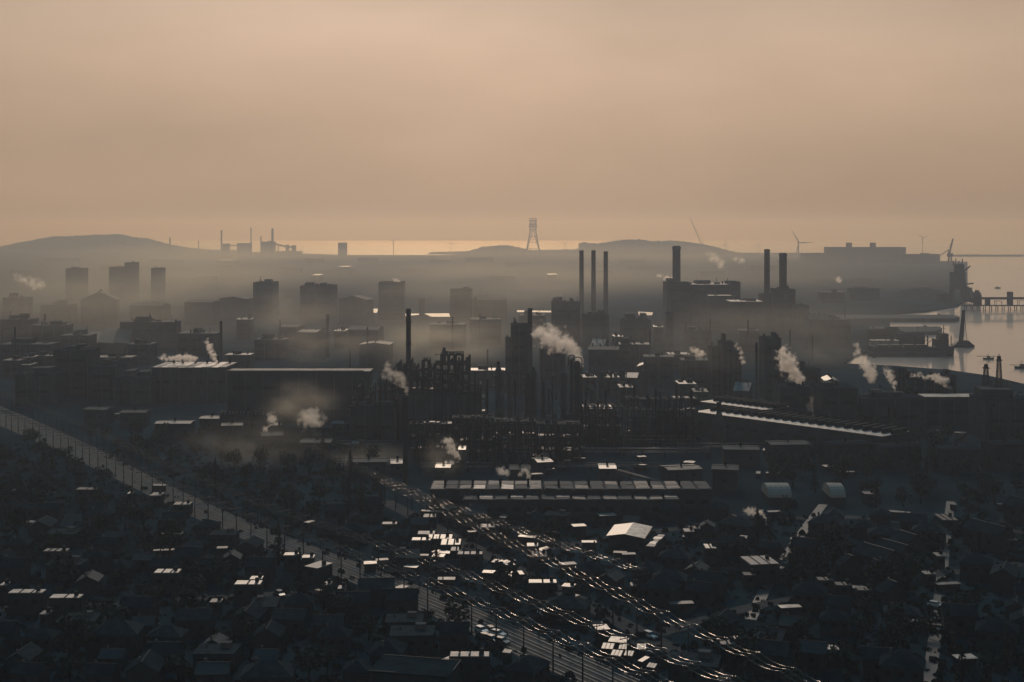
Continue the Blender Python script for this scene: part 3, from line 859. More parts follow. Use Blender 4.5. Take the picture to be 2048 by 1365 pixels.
# ------------------------------------------------------------------ middle distance
def gable_block(*a, **k): return shed(*a, **k)
block(131, 163, 538, 600, 30, 'dark blunt tower block below the left hill', units=2, bands=4)
block(218, 247, 535, 600, 28, 'dark narrow tower block left of its taller neighbour below the left hill', units=1, bands=4)
block(249, 269, 526, 600, 24, 'tallest of the dark blocks below the left hill', units=1, bands=4)
block(302, 322, 537, 605, 24, 'dark slim tower block standing apart below the right end of the left hill', units=1, bands=4)
block(506, 545, 566, 635, 40, 'hazy dark plant block wrapped in drifting smoke', units=3, bands=3)
block(600, 664, 573, 638, 45, 'broad hazy plant block left of the square block', units=4, bands=3)
block(757, 805, 566, 640, 40, 'large square hazy block with a wisp of steam on its roof', units=1, bands=4)
block(900, 943, 581, 648, 40, 'large square hazy block right of the bright canal', units=3, bands=3)
block(838, 848, 600, 640, 14, 'narrow hazy stair tower between two bright stretches of canal', name='tower', units=0, bands=3)
mark(780, 600, 'the large square hazy block'); mark(922, 615, 'the block beside the canal'); mark(148, 570, 'the blunt tower block'); mark(632, 605, 'the broad hazy plant block')
mark(500, 495, 'the far works'); mark(1066, 470, 'the giant pylon'); mark(1734, 510, 'the dock hall'); mark(150, 490, 'the left hill'); mark(1300, 495, 'the right hill')

g = 'three slim chimneys in a row'
chimney(1163, 502, 655, 8.5, 'left one of the three slim chimneys in a row', bands=1, group=g)
chimney(1187, 502, 655, 8.5, 'middle one of the three slim chimneys in a row', bands=1, group=g)
chimney(1211.5, 504, 655, 8.5, 'right one of the three slim chimneys in a row', bands=1, group=g)
chimney(1353, 494, 645, 16, 'thick round-topped chimney right of the three slim ones', taper=.97, bands=0)
chimney(1534, 500, 662, 11, 'slimmer left one of the twin chimneys', bands=1)
chimney(1566, 508, 664, 15, 'thicker right one of the twin chimneys', bands=1, taper=.95)
mark(1187, 570, 'the three slim chimneys'); mark(1353, 560, 'the thick chimney'); mark(1550, 560, 'the twin chimneys')
block(1527, 1552, 590, 662, 26, 'boiler house at the foot of the slimmer twin chimney', units=1, bands=3)
block(1553, 1591, 580, 666, 30, 'tall boiler house at the foot of the thicker twin chimney', units=2, bands=4)
block(1591, 1618, 612, 668, 30, 'lower stepped annex right of the twin chimneys', units=1, bands=2)
block(1335, 1384, 567, 658, 40, 'left part of the dark power station below the thick chimney', units=3, bands=4)
block(1384, 1460, 570, 660, 40, 'long middle part of the dark power station', units=5, bands=4, roof='bright2')
block(1460, 1481, 565, 661, 34, 'square tower at the right end of the dark power station', name='tower', units=1, bands=4)
block(1462, 1526, 604, 672, 30, 'turbine hall with a bright roof edge before the power station', units=2, bands=2, roof='bright')
block(1418, 1464, 592, 665, 12, 'pale-roofed coal bunker in front of the power station', units=1, bands=2, roof='bright')
block(1104, 1136, 605, 690, 24, 'round-shouldered dark plant block left of the three slim chimneys', units=4, bands=3)
block(1138, 1160, 606, 690, 20, 'narrow dark block at the foot of the left slim chimney', units=2, bands=3)
block(1168, 1218, 632, 695, 30, 'broad dark block before the feet of the slim chimneys', units=4, bands=2)
block(1246, 1302, 642, 700, 30, 'hazy plant block with stepped top left of the power station', units=4, bands=2)
block(1334, 1347, 628, 700, 14, 'thin dark tower before the power station', name='tower', units=1, bands=4)
chimney(1372, 648, 706, 5, 'short thin stack left of a flat dark hall before the power station', ladder=False)
block(1376, 1423, 664, 712, 25, 'flat dark hall beside a short thin stack', units=3, bands=2)
chimney(655, 630, 715, 6.5, 'lone hazy stack between pale roofs left of the tall dark stack', bands=1)
chimney(442, 643, 755, 5, 'lone slim stack behind the long steaming warehouse', bands=0, ladder=False)
chimney(352, 640, 705, 4.5, 'shorter hazy stack left of the lone slim stack', ladder=False)
mark(655, 660, 'the lone hazy stack'); mark(442, 680, 'the lone slim stack'); mark(1400, 600, 'the power station')

# canal and ponds: still water reaching between the works
def water_patch(name, pts, z=0.06):
    mb = MB(); q = px_poly(pts)
    mb.add([(x, y, z) for x, y in q], [tuple(range(len(q)))[::-1]])
    o = mb.build(name, M['water']); me = o.data
    if me.polygons[0].normal.z < 0: me.flip_normals()
    return tag(o, None, None, kind='structure')
water_patch('canal_water', [(806, 628), (898, 627), (900, 634), (862, 634), (852, 629), (806, 633)])
water_patch('canal_water', [(1034, 621), (1124, 622.5), (1124, 625.5), (1034, 624.5)])
water_patch('pond_water', [(1276, 624), (1306, 625), (1304, 631), (1278, 631)])
water_patch('pond_water', [(1648, 630), (1676, 631), (1676, 635), (1650, 634.5)])
water_patch('pond_water', [(742, 618), (756, 618), (754, 626), (748, 626)])

# jetty and unloading tower on the right-hand water
Dj = G(0, 617).y; s = SZ(617)
e = empty('jetty', (XY(1925, Dj), Dj, -2), 'long dark jetty on piles running out over the right-hand water', 'jetty')
L = XY(2200, Dj) - XY(1925, Dj); zd = ZY(610.5, Dj) + 2
MB().box(L / 2, 0, zd - 1.2, L, 9, 1.2).build('deck', M['steel'], e)
for k in range(22):
    x = L * (k + .5) / 22
    MB().cyl(x, -3.4, -3, .55, zd + 2, seg=8).cyl(x, 3.4, -3, .55, zd + 2, seg=8).build('pile', M['steel'], e)
for k in range(6):
    x = 4 + L * (k + .3) / 6
    MB().bar((x, -3, zd), (x, -3, zd + 5.5), .5).bar((x, 3, zd), (x, 3, zd + 5.5), .5).bar((x + 7, -3, zd), (x + 7, -3, zd + 5.5), .5).bar((x, -3, zd + 5.5), (x + 7, -3, zd + 5.5), .6).bar((x, 3, zd + 5.5), (x, -3, zd + 5.5), .6).build('pipe_portal', M['steel'], e)
MB().box(L * .5, 3, zd + 7, L * .96, 3.2, 3.0).build('conveyor_gallery', M['wall'], e)
for x, w, hh in ((20, 9, 13), (33, 5, 10), (62, 6, 17), (100, 8, 18), (128, 6, 12)):
    MB().box(x, 2, zd, w, 6, hh).build('transfer_house', M['wall'], e)
Du = G(0, 604).y; s = SZ(604)
e = empty('ship_unloader', (XY(1915, Du), Du, 0), 'massive dark ship unloader with short booms at the shore end of the jetty', 'unloader')
h = (604 - 522) * s
for sx in (-1, 1):
    for sy in (-1, 1): MB().bar((sx * 12 * s, sy * 9 * s, 0), (sx * 10 * s, sy * 8 * s, h * .5), 2.6).build('leg', M['steel'], e)
MB().box(0, 0, h * .3, 26 * s, 18 * s, h * .42).build('hopper_house', M['wall'], e)
MB().box(3 * s, 0, h * .72, 17 * s, 12 * s, h * .2).build('machine_house', M['wall'], e)
for zz, x1 in ((.42, 32), (.72, 25)):
    MB().bar((10 * s, 0, h * zz), (x1 * s, 0, h * (zz + .03 + .12 * (zz > .5))), 1.8).build('boom', M['steel'], e)
for k, x in enumerate((-9, -4, 2, 9)):
    MB().bar((x * s, 0, h * .9), ((x + 1) * s, 0, h * (1.0 + .05 * (k % 2))), 1.0).build('mast', M['steel'], e)
mark(1990, 605, 'the jetty'); mark(1915, 560, 'the ship unloader')
for x0, x1, yt, gy, lb in ((1930, 1944, 577, 604, 'first of the low dark pier sheds right of the ship unloader'), (1946, 1962, 586, 606, 'second dark pier shed right of the ship unloader'), (1880, 1906, 590, 606, 'low dark quay shed left of the ship unloader'), (1700, 1760, 578, 600, 'low dark depot in the trees left of the mound'), (1640, 1690, 585, 606, 'long low depot with a bright roof line right of the twin chimneys')):
    block(x0, x1, yt, gy, 14, lb, name='quay_shed', cat='shed', rib=False, bands=1, units=2, roof='bright2' if 'bright' in lb else 'roof')

# ship at the quay
Ds = G(0, 706).y; s = SZ(706)
e = empty('cargo_ship', (XY(1820, Ds), Ds, -2), 'dark cargo ship moored along the pier with its bridge at the right end', 'ship')
LN, BM = 168 * s, 13.0
hull = MB(); st = []
for f, wf, zt in ((-.5, .25, 8.8), (-.47, .75, 8.2), (-.38, 1, 7.4), (.3, 1, 7.0), (.44, .95, 7.4), (.5, .75, 8.6)):
    x = f * LN; b = BM / 2 * wf
    st.append([(x + (.8 if f > 0 else -1.2), -b * .92 + 0, zt), (x, -b, 3.5), (x, -b * .7, -.6), (x, b * .7, -.6), (x, b, 3.5), (x + (.8 if f > 0 else -1.2), b * .92, zt)])
vs = [p for q in st for p in q]; fs = []
for i in range(5):
    for k in range(5): fs.append((i * 6 + k, (i + 1) * 6 + k, (i + 1) * 6 + k + 1, i * 6 + k + 1))
    fs.append((i * 6 + 5, (i + 1) * 6 + 5, (i + 1) * 6, i * 6))
fs += [(0, 1, 2, 3, 4, 5), tuple(30 + k for k in (5, 4, 3, 2, 1, 0))]
hull.add(vs, fs).build('hull', M['hull'], e)
for k in range(4):
    MB().box(-LN * .33 + k * LN * .155, 0, 7.2, LN * .125, 8.5, 1.5).build('hatch_cover', M['hull'], e)
br = MB().box(LN * .37, 0, 7.2, 9, 11, 6).box(LN * .38, 0, 13.2, 6.5, 10, 2.6).box(LN * .385, 0, 15.8, 5.5, 12, 2.4).build('bridge', M['hull'], e)
MB().box(LN * .385 - 2.8, 0, 16.5, .12, 9, 1.0).build('window', M['glass'], br)
MB().lathe(LN * .44, 0, [(1.5, 8), (1.3, 16), (1.5, 16), (1.5, 17)], 12).build('funnel', M['hull'], e)
MB().bar((LN * .40, 0, 18), (LN * .40, 0, 24.5), .5).bar((LN * .40 - 2, 0, 22), (LN * .40 + 2, 0, 22), .3).build('mast', M['steel'], e)
MB().bar((LN * .49, 0, 8), (LN * .49, 0, 16), .5).build('stern_mast', M['steel'], e)
for k, x in enumerate((.14, .21, .27, .06)):
    cr_ = MB().bar((x * LN, 0, 7), (x * LN, 0, 14 + (k % 2) * 2), .9).bar((x * LN, 0, 13), (x * LN - 5, 0, 9.5), .4).build('deck_crane', M['steel'], e)
mark(1820, 695, 'the cargo ship')
block(1744, 1798, 682, 703, 9, 'pale quay building with ribbed front behind the cargo ship', name='quay_building', wall='pale_wall', roof='bright', units=3, bands=1)
block(1792, 1850, 669, 690, 10, 'dark quay shed above the pale quay building', name='quay_shed', cat='shed', units=3, bands=1)
block(1738, 1800, 660, 684, 10, 'low dark warehouse at the root of the ship pier', units=2, bands=1)
mark(1770, 690, 'the pale quay building')
# pier fingers
def pier(name, pts, label, zt=1.6):
    mb = MB(); mb.prism(px_poly(pts), -6, zt)
    o = mb.build(name, M['wall2']); return tag(o, label, 'pier')
pier('pier', [(1735, 708), (1735, 699), (1905, 699), (1906, 704), (1890, 708)], 'stone pier on which the cargo ship lies')
pier('pier', [(1738, 668), (1738, 656), (1880, 656), (1884, 661), (1870, 666)], 'short pier with moored workboats above the ship pier', 1.4)
pier('pier', [(1640, 641), (1640, 633.5), (1905, 633.5), (1919, 638), (1910, 641)], 'long dark breakwater tapering to the right', 2.2)
def boat(px, gy, Lpx, label, name='workboat', mast=True, wheel=.5, hue='hull', cat='boat'):
    s = SZ(gy); p = G(px, gy, -2); L = Lpx * s; B = L * .3; h = L * .13
    e = empty(name, p, label, cat)
    mb = MB(); vs = []
    for f, w, zt in ((-.5, .7, 1.1), (-.3, 1, 1), (.2, .95, 1.05), (.42, .5, 1.4), (.52, .06, 1.7)):
        vs += [(f * L, -B / 2 * w, h * zt), (f * L * .94, -B / 2 * w * .7, -.3), (f * L * .94, B / 2 * w * .7, -.3), (f * L, B / 2 * w, h * zt)]
    fs = [(i * 4 + k, (i + 1) * 4 + k, (i + 1) * 4 + (k + 1) % 4, i * 4 + (k + 1) % 4) for i in range(4) for k in range(4)] + [(0, 1, 2, 3), (19, 18, 17, 16)]
    mb.add(vs, fs).build('hull', M[hue], e)
    w = MB().box((wheel - .5) * L * .6, 0, h, L * .26, B * .6, L * .16).build('wheelhouse', M[hue], e)
    MB().box((wheel - .5) * L * .6, -B * .31, h + L * .08, L * .2, .08, L * .05).build('window', M['glass'], w)
    if mast: MB().bar(((wheel - .5) * L * .6, 0, h), ((wheel - .5) * L * .6, 0, h + L * .42), max(.2, L * .012)).bar(((wheel - .5) * L * .6, 0, h + L * .36), ((wheel - .5) * L * .6 - L * .25, 0, h + L * .2), max(.15, L * .01)).build('mast', M['steel'], e)
    return e
boat(1873, 664, 22, 'small dark workboat off the end of the short pier')
boat(1850, 659, 26, 'larger dark workboat lying against the short pier')
e = boat(1977, 719, 22, 'small fishing boat with long outrigger poles on the right-hand water', name='fishing_boat')
s = SZ(719)
for sg in (-1, 1): MB().bar((0, 0, 2.4), (sg * 25 * s, -1, 2.6), .35).build('outrigger_pole', M['steel'], e)
e = boat(2044, 737, 30, 'dark fishing boat cut by the right edge of the picture', name='fishing_boat')
MB().bar((0, 0, 2.4), (-26 * SZ(737), -1, 2.6), .35).build('outrigger_pole', M['steel'], e)
boat(1748, 716, 9, 'tiny dark boat on the bright water below the cargo ship', mast=False)
boat(1995, 577, 12, 'distant low boat on the water above the jetty', mast=False)
boat(1878, 632, 16, 'little dark boat above the breakwater', mast=False)
Db = G(0, 694, -2).y; s = Db / FPX
e = empty('floating_crane', (XY(1925, Db), Db, -2), 'floating crane with one tall thin boom beside the cargo ship', 'barge')
mb = MB(); L = 40 * s
mb.add([(-L / 2, -5, -.5), (L / 2, -5, -.5), (L / 2, 5, -.5), (-L / 2, 5, -.5), (-L / 2 * .97, -5.5, 2.2), (L / 2 * .97, -5.5, 2.2), (L / 2 * .97, 5.5, 2.2), (-L / 2 * .97, 5.5, 2.2)], [(3, 2, 1, 0), (4, 5, 6, 7), (0, 1, 5, 4), (1, 2, 6, 5), (2, 3, 7, 6), (3, 0, 4, 7)]).build('hull', M['hull'], e)
MB().add([(-8, -4, 2.2), (8, -4, 2.2), (8, 4, 2.2), (-8, 4, 2.2), (-4, -3, 5.6), (4.5, -3, 5.6), (4.5, 3, 5.6), (-4, 3, 5.6)], [(4, 5, 6, 7), (0, 1, 5, 4), (1, 2, 6, 5), (2, 3, 7, 6), (3, 0, 4, 7)]).build('machine_house', M['hull'], e)
mb = MB(); lattice(mb, (-1.5, 0, 4), 2.6, (1.0, 0, (694 - 621) * s), 1.6, 14, .5); mb.build('boom', M['steel'], e)
MB().bar((4, 0, 5), (1.4, 0, (694 - 623) * s), .3).build('stay', M['steel'], e)
# ------------------------------------------------------------------ works in the middle ground
# long steaming warehouse, left: eight roof panels with vents
s = SZ(806); p = G(378, 806)
D0 = p.y; zt = ZY(735, D0); D1 = FPX * (CAMH - zt) / (724.5 - HORY); dep = D1 - D0
w = (456 - 306) * s
e = empty('steaming_warehouse', (p.x, p.y + dep / 2, 0), 'long warehouse with a bright panelled flat roof under white steam', 'warehouse')
MB().box(0, 0, -.3, w, dep, zt).build('wall', M['wall'], e)
for k in range(9):
    o = MB().box(0, 0, -.15, w / 9 - .5, dep, .3).build('roof_panel', M['bright' if k % 4 else 'bright2'], e); o.location = (-w / 2 + w * (k + .5) / 9, 0, zt - .15); o.rotation_euler = (rng.gauss(0, .006), rng.gauss(0, .01), 0)
for k in range(9):
    MB().box(-w / 2 + w * k / 8, -dep / 2 - .15, 0, .5, .3, zt - .6).build('pilaster', M['wall2'], e)
for k, x in enumerate((348, 374, 398, 421, 330, 445)):
    X = (x - 381) * s
    MB().lathe(X, dep * .3, [(.7, zt), (.6, zt + 3), (1.2, zt + 3.2), (.2, zt + 4)], 10).build('roof_vent', M['steel'], e)
for k in range(7):
    MB().box(-w / 2 + w * (k + .5) / 7, -dep / 2 - .06, zt * .55, w / 7 * .6, .16, 1.6).build('window', M['glass'], e)
mark(378, 760, 'the steaming warehouse')

block(455, 740, 744, 852, 13, 'very long dark hall with one bright roof edge', name='rolling_hall', roof='sheen', bands=2, units=0)
s = SZ(852)
MB_e = bpy.context.scene.objects.get('rolling_hall')
MB().box(-2, -6.2, (852 - 744) * s + .32, 71 * s * 4 * .97, .35, .35).build('gutter', M['wire'], MB_e)
mark(600, 790, 'the very long dark hall')
block(107, 175, 703, 795, 24, 'tall dark blunt-roofed plant block at the far left', bands=3, units=5)
block(175, 232, 735, 800, 22, 'lower dark annex stepping down right of the tall plant block', bands=2, units=4)
block(228, 300, 757, 812, 24, 'dark flat hall with a pale roof corner left of the steaming warehouse', bands=1, units=4)
block(30, 104, 752, 812, 22, 'dark low hall at the left edge below small bright roofs', bands=1, units=4)
mark(140, 745, 'the tall dark plant block')
for x0, x1, yt, gy, rf, lk in ((44, 63, 716, 752, 'bright', 'small shed with a bright roof'), (42, 60, 731, 760, 'bright2', 'small shed with a grey roof'), (72, 106, 713, 748, 'bright2', 'flat shed with streaked roof'), (4, 40, 722, 756, 'sheen', 'flat dull-roofed shed'), (185, 262, 716, 748, 'sheen', 'long thin-roofed shed'), (450, 500, 711, 740, 'bright2', 'low thin bright-roofed shed'), (940, 1010, 742, 776, 'bright', 'long bright-lined shed')):
    block(x0, x1, yt, gy, 14, None, name='works_shed', cat='shed', roof=rf, bands=1, units=2, look=lk, group='small sheds of the works')
# saw-tooth hall, left: tilted pale roof faces
s = SZ(706); p = G(212, 706); w = 96 * s
e = empty('sawtooth_hall', (p.x, p.y + 14, 0), 'hall with three tilted grey saw-tooth roof faces, left', 'factory hall')
zt = (706 - 688) * s
MB().box(0, 0, -.3, w, 28, zt + .3).build('wall', M['wall'], e)
for k in range(3):
    x0 = -w / 2 + w * k / 3; x1 = x0 + w / 3 - .4; rz = (688 - 662) * s * (.75 if k == 0 else 1)
    mb = MB(); lo = [(x0, -14, zt), (x1, -14, zt), (x1, 14, zt), (x0, 14, zt)]; 
    mb.add(lo + [(x0, -14, zt + rz * .12), (x0, 14, zt + rz * .12), (x0 - 4, 13, zt + rz), (x1 - 5, 13, zt + rz), (x1, -14, zt + .3)], [(0, 1, 8, 4), (4, 8, 7, 6), (4, 6, 5), (1, 2, 7, 8), (2, 3, 5, 6, 7)])
    mb.build('sawtooth_roof', M['sheen'], e)
mark(212, 672, 'the saw-tooth hall')
for x0, x1, yt, gy in ((240, 350, 645, 700), (0, 60, 640, 700), (62, 130, 652, 705), (355, 432, 668, 712), (255, 300, 690, 730), (0, 100, 690, 735), (120, 178, 672, 712)):
    block(x0, x1, yt, gy, 20, None, name='works_hall', cat='factory hall', roof='roof2', bands=2, units=4, look='dim flat-roofed hall', group='dim halls in the haze')

# coal boiler house with its chimney
block(1022, 1056, 651, 790, 16, 'tall dark boiler house with a rounded corner beside the boxy chimney', name='boiler_house', bands=5, units=3)
block(1011, 1022, 679, 790, 14, 'lower step on the left of the tall dark boiler house', name='boiler_house', bands=4, units=1)
chimney(1060, 618, 792, 9.5, 'thick dark chimney joined to the tall dark boiler house', taper=.97, bands=0)
mark(1040, 700, 'the tall dark boiler house')
# the two foreground stacks of the refinery
chimney(817, 619, 862, 9.6, 'tall dark stack standing over the steel frames', taper=.9, bands=2)
chimney(811, 792, 966, 10.5, 'nearer dark stack with brown smoke trailing from its top', taper=.93, bands=1)
mark(817, 680, 'the tall dark stack'); mark(811, 880, 'the nearer smoking stack')

# refinery frames
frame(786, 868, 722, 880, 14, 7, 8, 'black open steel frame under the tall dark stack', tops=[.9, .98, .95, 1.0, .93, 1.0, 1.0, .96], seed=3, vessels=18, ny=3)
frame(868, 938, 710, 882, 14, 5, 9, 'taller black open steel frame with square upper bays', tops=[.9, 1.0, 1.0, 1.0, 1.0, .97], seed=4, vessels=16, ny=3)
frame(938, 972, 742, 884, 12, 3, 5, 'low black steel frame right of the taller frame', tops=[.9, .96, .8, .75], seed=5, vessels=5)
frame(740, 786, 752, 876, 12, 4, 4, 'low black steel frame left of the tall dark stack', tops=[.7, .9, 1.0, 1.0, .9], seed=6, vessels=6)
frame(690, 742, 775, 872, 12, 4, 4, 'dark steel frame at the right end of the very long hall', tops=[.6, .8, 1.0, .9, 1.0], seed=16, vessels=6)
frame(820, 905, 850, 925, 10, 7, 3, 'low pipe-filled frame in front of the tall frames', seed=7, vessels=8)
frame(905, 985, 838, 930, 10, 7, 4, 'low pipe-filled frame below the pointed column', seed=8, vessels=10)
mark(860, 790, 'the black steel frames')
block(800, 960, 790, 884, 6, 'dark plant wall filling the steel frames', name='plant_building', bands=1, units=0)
for x0, x1, yt, lb in ((700, 790, 815, 'black pump house behind the low frame left of the tall dark stack'), (985, 1075, 850, 'black pump house at the feet of the close pair of columns'), (1080, 1165, 842, 'black pump house at the feet of the gooseneck columns'), (1172, 1240, 850, 'black pump house inside the frame right of the gooseneck columns'), (1262, 1390, 838, 'black pump house inside the square dark frames')):
    block(x0, x1, yt, 890, 5, lb, name='pump_house', units=3, bands=1)
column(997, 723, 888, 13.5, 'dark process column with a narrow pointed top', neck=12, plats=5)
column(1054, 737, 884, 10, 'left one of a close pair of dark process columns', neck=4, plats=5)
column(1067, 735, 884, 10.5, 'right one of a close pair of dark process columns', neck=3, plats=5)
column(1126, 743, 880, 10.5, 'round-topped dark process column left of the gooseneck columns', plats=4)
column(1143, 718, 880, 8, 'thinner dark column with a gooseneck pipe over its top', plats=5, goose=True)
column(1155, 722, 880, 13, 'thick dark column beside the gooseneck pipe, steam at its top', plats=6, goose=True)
column(1185, 776, 842, 12, 'short stout dark column right of the gooseneck columns', plats=3)
for i, (x, yt, gy, wd) in enumerate(((1112, 716, 800, 7), (1203, 742, 805, 13), (1245, 738, 800, 12), (1287, 738, 798, 13), (1018, 745, 850, 6), (1085, 760, 860, 8), (1098, 775, 870, 6))):
    o = column(x, yt, gy, wd, None, plats=3, group='hazy columns behind the refinery'); auto(o, ['slim grey column', 'broad hazy column', 'hazy column', 'hazy column', 'thin dark column', 'dark column', 'thin dark column'][i], x, yt + 30)
mark(1060, 800, 'the close pair of columns'); mark(1150, 790, 'the gooseneck columns'); mark(997, 790, 'the pointed column')
frame(1165, 1245, 815, 895, 12, 6, 4, 'pipe-filled frame right of the gooseneck columns', seed=11, vessels=12)
frame(1255, 1330, 800, 890, 12, 6, 4, 'square dark frame with glinting floors left of the bell-shaped silo', seed=12, vessels=12)
frame(1335, 1395, 800, 892, 12, 5, 4, 'square dark frame beside the left end of the bright long sheds', seed=13, vessels=9)
frame(1075, 1160, 850, 930, 12, 6, 3, 'low dark frame before the round-topped column', seed=14, vessels=9)
frame(990, 1070, 845, 928, 12, 6, 3, 'low dark frame before the close pair of columns', seed=15, vessels=9)
mark(1290, 840, 'the square dark frames')
block(1166, 1224, 818, 850, 16, None, name='works_shed', cat='shed', roof='bright', bands=1, units=3, look='flat bright-lined shed', group='small sheds of the works')
# pipe racks catching the light
for x0, x1, gy, hp in ((880, 1150, 898, 18), (1240, 1400, 892, 16), (1000, 1290, 915, 14), (1240, 1420, 918, 16), (840, 985, 948, 18), (1090, 1320, 945, 14), (660, 790, 900, 14), (1330, 1560, 905, 14), (1100, 1300, 870, 12)):
    pipe_rack(x0, x1, gy, hp, None, look='low glinting pipe rack')
pipe_rack(1225, 1330, 955, 12, None, look='slanting pipe rack', gy1=985)
# stepped dark block and neighbours, right of centre
block(1423, 1444, 697, 790, 16, 'left low step of the stepped dark tower block', bands=3, units=1)
block(1444, 1468, 686, 792, 16, 'highest part of the stepped dark tower block', bands=4, units=2)
block(1468, 1483, 704, 790, 16, 'right low step of the stepped dark tower block', bands=3, units=1)
mark(1450, 730, 'the stepped dark tower block')
chimney(1513, 686, 838, 4.6, 'thin black pole stack right of the stepped block', ladder=True, bands=1)
mark(1513, 760, 'the thin black pole stack')
block(1529, 1562, 678, 800, 18, 'dark plant block with two small spires behind the white steam', bands=4, units=2)
s = SZ(800)
for x in (1534, 1559):
    e0 = [o for o in COL.objects if o.get('label', '').startswith('dark plant block with two small spires')][0]
    MB().bar(((x - 1545.5) * s, 0, 122 * s), ((x - 1545.5) * s, 0, 130 * s), 1.0).build('spire', M['steel'], e0)
mids = [(1365, 1420, 722, 780, 'roof2', ''), (1290, 1350, 715, 770, 'roof2', ''), (1240, 1300, 690, 745, 'sheen', ''), (1180, 1240, 700, 752, 'roof2', ''), (1280, 1322, 734, 760, 'bright', 'with a bright roof'), (1358, 1392, 769, 800, 'bright', 'with a bright roof'), (1240, 1266, 776, 812, 'bright2', 'with a grey roof'), (1165, 1192, 756, 790, 'bright2', 'with a grey roof'), (1208, 1238, 756, 792, 'bright2', 'with a grey roof'), (1252, 1280, 756, 792, 'bright2', 'with a grey roof'),
    (1338, 1380, 710, 742, 'bright2', 'with a grey roof'), (1228, 1246, 674, 712, 'bright', 'with a bright tilted roof'), (1188, 1214, 692, 722, 'bright2', 'with a grey roof'), (1310, 1328, 655, 690, 'bright', 'with a bright roof'), (1480, 1520, 662, 705, 'roof2', ''), (1570, 1640, 740, 800, 'roof', ''), (1660, 1700, 640, 690, 'roof2', ''), (1618, 1660, 640, 690, 'roof2', ''), (1620, 1640, 765, 795, 'bright', 'with a bright tilted roof'), (1655, 1680, 763, 795, 'bright', 'with a bright tilted roof'),
    (1390, 1418, 785, 812, 'sheen', ''), (1478, 1508, 782, 808, 'bright2', 'with a grey roof'), (600, 640, 665, 700, 'sheen', ''), (668, 690, 663, 698, 'bright2', 'with a pale roof'), (640, 652, 664, 697, 'bright2', 'with a pale roof'), (700, 760, 660, 705, 'roof2', ''), (510, 570, 680, 720, 'roof2', ''), (860, 930, 650, 700, 'roof2', ''), (940, 1000, 640, 690, 'roof2', ''), (560, 600, 655, 695, 'roof2', ''), (1080, 1130, 690, 760, 'roof2', ''), (720, 780, 690, 740, 'sheen', ''), (470, 500, 640, 680, 'sheen', ''),
    (5, 50, 596, 640, 'roof2', ''), (80, 140, 610, 650, 'roof2', ''), (160, 230, 600, 648, 'roof2', ''), (260, 330, 612, 655, 'roof2', ''), (370, 430, 605, 650, 'roof2', ''), (440, 500, 598, 640, 'roof2', ''), (680, 740, 600, 648, 'roof2', ''), (950, 1010, 600, 645, 'roof2', ''), (1040, 1090, 632, 680, 'roof2', '')]
for x0, x1, yt, gy, rf, lk in mids:
    kk = rng.random()
    if kk < .4:
        shed(x0, x1, yt, gy, 20, None, name='works_building', cat='building', roof=rf, pitch=rng.uniform(.12, .5), rot=rng.uniform(-.3, .3), vents=rng.choice((0, 2, 4)), along=rng.choice('xxy'), look=('small works building ' if lk else 'hazy gabled works building ') + lk, group='works buildings in the haze'); continue
    block(x0, x1, yt, gy, 16 if gy > 700 else 24, None, name='works_building', cat='building', roof=rf, bands=2, units=3, rot=rng.uniform(-.12, .12), look=('small works building ' if lk else 'hazy flat works building ') + lk, group='works buildings in the haze')

# paired bright long sheds, right: roofs seen edge-on to the sun
def long_shed(a, b, zt, width, npan, label, m, vent=True):
    A = Vector((G(a[0], a[1], zt).x, G(a[0], a[1], zt).y, 0)); B = Vector((G(b[0], b[1], zt).x, G(b[0], b[1], zt).y, 0))
    d = B - A; L = d.length
    e = empty('long_shed', A, label, 'shed', rz=math.atan2(d.y, d.x))
    MB().box(L / 2, width / 2, -.3, L, width, zt).build('wall', M['wall'], e)
    for k in range(npan):
        MB().box(L * (k + .5) / npan, width / 2, zt - .3, L / npan - .25, width + .6, .28).build('roof_panel', M[m[k % len(m)]], e)
    if vent:
        for k in range(npan):
            MB().box(L * (k + .97) / npan, width * .62, zt - .03, 1.1, width * .55, 2.0).build('roof_dormer', M['steel'], e)
    n = max(3, int(L / 8))
    for k in range(n):
        MB().box(L * (k + .5) / n, -.1, zt * .5, L / n * .5, .3, 1.4).build('window', M['glass'], e)
    return e
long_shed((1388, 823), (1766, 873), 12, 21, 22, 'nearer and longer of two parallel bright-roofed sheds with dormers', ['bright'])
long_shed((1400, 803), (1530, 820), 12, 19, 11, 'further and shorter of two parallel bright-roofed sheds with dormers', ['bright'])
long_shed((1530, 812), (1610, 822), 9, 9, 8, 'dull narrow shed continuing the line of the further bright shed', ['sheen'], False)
mark(1560, 835, 'the bright long sheds')
for x0, x1, gy, gy1 in ((1520, 1590, 850, 858), (1590, 1660, 862, 870), (1500, 1570, 838, 846)):
    pipe_rack(x0, x1, gy, 13, None, look='tangled low pipe rack', gy1=gy1, npipe=4)

